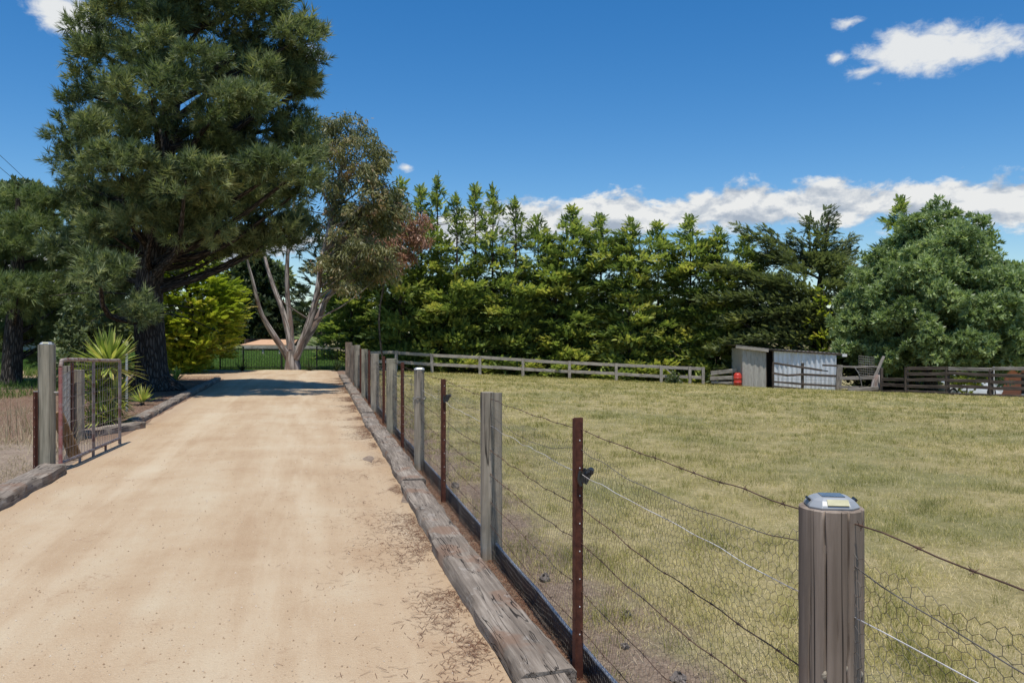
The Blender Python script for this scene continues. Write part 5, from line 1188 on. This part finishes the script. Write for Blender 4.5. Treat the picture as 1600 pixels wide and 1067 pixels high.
def sector(n, y0, y1, p, t0, t1):
    """points with density falling as distance**-p between view slopes t0 and t1"""
    q = 2 - p; y = (y0 ** q + rng.random(n) * (y1 ** q - y0 ** q)) ** (1 / q); return y * rng.uniform(t0, t1, n), y
N = 720000
x, y = sector(N, 1.0, 47., 1.45, -.26, .98); uu = x - fence_x(y)
n1 = fbm(x * .45, y * .45, 31, 4); n2 = fbm(x * 2.1, y * 2.1, 32, 4); n3 = fbm(x * 6., y * 6., 33, 3)
bare = smooth(.05, .9, uu + (n2 - .5) * 1.3 + (n3 - .5) * .5)
keep = (uu > .09) & (rng.random(N) < bare * (.35 + 1.3 * smooth(.3, .6, n2)) + .03) & ~((y > 44.2) & (x < -8.5)) & (y < 47)
x, y, uu, n1, n2, n3 = [q[keep] for q in (x, y, uu, n1, n2, n3)]
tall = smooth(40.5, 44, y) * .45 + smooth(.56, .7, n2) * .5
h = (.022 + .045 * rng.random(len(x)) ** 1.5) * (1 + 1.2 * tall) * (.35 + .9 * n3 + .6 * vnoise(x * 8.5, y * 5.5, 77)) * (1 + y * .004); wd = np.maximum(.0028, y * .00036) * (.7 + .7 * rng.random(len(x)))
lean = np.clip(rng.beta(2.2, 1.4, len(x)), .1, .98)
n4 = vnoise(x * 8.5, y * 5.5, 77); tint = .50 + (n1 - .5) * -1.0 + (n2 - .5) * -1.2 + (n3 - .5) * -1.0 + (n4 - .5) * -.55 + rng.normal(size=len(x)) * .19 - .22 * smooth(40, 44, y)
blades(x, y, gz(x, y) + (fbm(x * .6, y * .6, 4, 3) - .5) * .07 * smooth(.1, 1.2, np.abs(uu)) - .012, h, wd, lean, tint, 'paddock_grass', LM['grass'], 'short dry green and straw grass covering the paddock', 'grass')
nt = 5200; cx_, cy_ = sector(nt, 1.2, 34., 1.35, -.26, .78); uu = cx_ - fence_x(cy_); k = (uu > .15) & (rng.random(nt) < .35 + .65 * (fbm(cx_ * .8, cy_ * .8, 91, 3) > .5)); cx_, cy_ = cx_[k], cy_[k]; m_ = 24
tt_ = np.where(rng.random(len(cx_)) < .62, rng.uniform(.0, .28, len(cx_)), rng.uniform(.65, 1., len(cx_))); hh_ = rng.uniform(.035, .095, len(cx_)); sp_ = rng.uniform(.02, .055, len(cx_))
x = np.repeat(cx_, m_); y = np.repeat(cy_, m_); x = x + rng.normal(size=len(x)) * np.repeat(sp_, m_); y = y + rng.normal(size=len(x)) * np.repeat(sp_, m_)
k = x - fence_x(y) > .1; x, y = x[k], y[k]
blades(x, y, gz(x, y) + (fbm(x * .6, y * .6, 4, 3) - .5) * .07 * smooth(.1, 1.2, np.abs(x - fence_x(y))) - .01, np.repeat(hh_, m_)[k] * (.6 + .7 * rng.random(len(x))), np.maximum(.0026, y * .00032), rng.uniform(.1, .8, len(x)), (np.repeat(tt_, m_)[k] + rng.normal(size=len(x)) * .1), 'grass_tufts', LM['grass'], 'taller green and straw tufts scattered through the paddock grass', 'grass')
N = 26000; x, y = sector(N, 1.2, 22., 1.5, -.26, .75); uu = x - fence_x(y); k = uu > .08; x, y = x[k], y[k]
blades(x, y, gz(x, y) + .004, .05 + .07 * rng.random(len(x)), np.maximum(.0022, y * .0003), np.full(len(x), .97), rng.uniform(.4, 1, len(x)), 'straw', LM['dry'], 'dry straw stems lying flat on the paddock and bare soil', 'straw')
# dry verge left of the gate
N = 90000; x = rng.uniform(-15, -4.4, N); y = rng.uniform(6., 21, N); d_ = left_x(y) - .2 - x; n2 = fbm(x * 1.3, y * 1.3, 41, 4); k = (d_ > 0) & ((y < 12) | (d_ > 2.2)) & (rng.random(N) < .15 + 1.5 * smooth(.45, .62, n2)); x, y, n2 = x[k], y[k], n2[k]
blades(x, y, gz(x, y) - .01, (.04 + .09 * rng.random(len(x)) ** 2) * (.6 + n2), np.full(len(x), .006), np.clip(rng.beta(4, .9, len(x)), .3, .985), rng.normal(size=len(x)) * .22 + .5, 'dry_grass', LM['dry'], 'pale dry grass on the verge beside the gate post', 'grass')
for k, (px, Y, nn, hh2) in enumerate(((92, 10.6, 45, .5), (30, 12.5, 60, .6), (48, 11.4, 36, .42), (5, 11.5, 36, .42))):
    c = P(px, 0, Y); xs_ = c[0] + rng.normal(size=nn) * .22; ys2 = Y + rng.normal(size=nn) * .2
    n_ = nn; a = rng.random(n_) * 6.283; lean = .15 + .5 * rng.random(n_); Lh = hh2 * (.5 + .6 * rng.random(n_)); b = np.stack([xs_, ys2, 0 * a], -1); d = np.stack([np.cos(a) * lean, np.sin(a) * lean, np.sqrt(1 - lean ** 2)], -1); s = np.stack([np.cos(a + 1.57), np.sin(a + 1.57), 0 * a], -1) * .004
    V = np.stack([b - s, b + s, b + d * Lh[:, None] + s * .4, b + d * Lh[:, None] - s * .4], 1)
    tag(poly_mesh('dry_stalks', V, rng.uniform(.3, .9, n_), LM['dry']), ['thin dry stalks between gate post and yucca', 'tall clump of dry stalks beside the green shrub', 'loose clump of dry stalks behind the gate post', 'clump of dry stalks at the far left verge'][k], 'weed', None, 'stuff')
# green grass on the slope below the bushy pine
N = 30000; x = rng.uniform(-22, -11.6, N); y = rng.uniform(16, 34, N); k = (left_x(y) - x > 3.6) & (rng.random(N) < .25 + smooth(.4, .6, fbm(x * .9, y * .9, 45, 3))); x, y = x[k], y[k]
blades(x, y, gz(x, y) - .01, .08 + .22 * rng.random(len(x)) ** 1.5, .010 + .01 * rng.random(len(x)), rng.beta(2, 2, len(x)), rng.normal(size=len(x)) * .22 + .55, 'rough_grass', LM['green'], 'rough green grass at the foot of the bushy pine beyond the dry verge', 'grass')
# lawn
N = 150000; y = 35.3 + 40 * rng.random(N) ** 1.6; x = y * rng.uniform(-.66, -.17, N)
blades(x, y, gz(x, y) * 0 + np.where(x > fence_x(y), gz(x, y), 0) - .01, .05 + .09 * rng.random(N), .012 + .01 * rng.random(N), rng.beta(2, 2, N), rng.normal(size=N) * .22 + .45, 'lawn', LM['green'], 'green lawn beyond the iron fence', 'grass')
# needle litter along the drive edges and under the pine
def slivers(x, y, z, L, w_, tint, name, mat, label, cat):
    n = len(x); a = rng.random(n) * 6.283; d = np.stack([np.cos(a), np.sin(a), .12 * rng.normal(size=n)], -1) * L[:, None] / 2; s = np.stack([-np.sin(a), np.cos(a), 0 * a], -1) * w_[:, None] / 2; c = np.stack([x, y, z], -1)
    return tag(poly_mesh(name, np.stack([c - d - s, c + d - s, c + d + s, c - d + s], 1), tint.clip(0, 1), mat), label, cat, None, 'stuff')
N = 30000; y = 2.2 + 26 * rng.random(N) ** 1.5; off = rng.exponential(.16, N); x = rx(y) - .125 - off; k = rng.random(N) < smooth(.42, .62, fbm(x * 2.2, y * 1.5, 51, 4)) * .7 + .03; x1_, y1_ = x[k], y[k]
N2 = 14000; y2 = 2.2 + 24 * rng.random(N2) ** 1.4; x2 = rx(y2) + .13 + .10 * rng.random(N2)
N3 = 40000; y3 = 12.5 + 17 * rng.random(N3); x3 = left_x(y3) - .25 - 4.5 * rng.random(N3) ** 1.3
xx = np.concatenate([x1_, x2, x3]); yy = np.concatenate([y1_, y2, y3]); zz = np.concatenate([drive_z(x1_, y1_) + .004, np.full(N2, .012), np.full(N3, .022)])
Lr = .02 + .05 * rng.random(len(xx))
slivers(xx, yy, zz, Lr, np.maximum(.0022, yy * .00032), rng.normal(size=len(xx)) * .25 + .5, 'needle_litter', LM['litter'], 'red-brown pine needle litter along the sleepers and under the pine', 'litter')
# loose gravel on the sand
N = 15000; x, y = sector(N, 2.6, 24., 1.75, -.85, .02); k = (x > left_x(y) + .1) & (x < rx(y) - .12); x, y = x[k], y[k]; n = len(x); sz = (.0016 + .0045 * rng.random(n) ** 3) * (1 + y * .05); c = np.stack([x, y, drive_z(x, y) + sz * .2], -1)
T4 = np.array([[(1, 0, 0), (-.5, .87, 0), (0, 0, 1)], [(-.5, .87, 0), (-.5, -.87, 0), (0, 0, 1)], [(-.5, -.87, 0), (1, 0, 0), (0, 0, 1)]], float)
a = rng.random(n) * 6.283; R_ = np.stack([np.stack([np.cos(a), -np.sin(a), 0 * a], -1), np.stack([np.sin(a), np.cos(a), 0 * a], -1), np.stack([0 * a, 0 * a, 1 + 0 * a], -1)], 1)
V = np.einsum('nij,fkj->nfki', R_ * sz[:, None, None], T4) + c[:, None, None, :]
tag(poly_mesh('gravel', V.reshape(-1, 3, 3), np.repeat(rng.random(n), 3), LM['stone']), 'loose fine gravel scattered over the sandy drive', 'gravel', None, 'stuff')
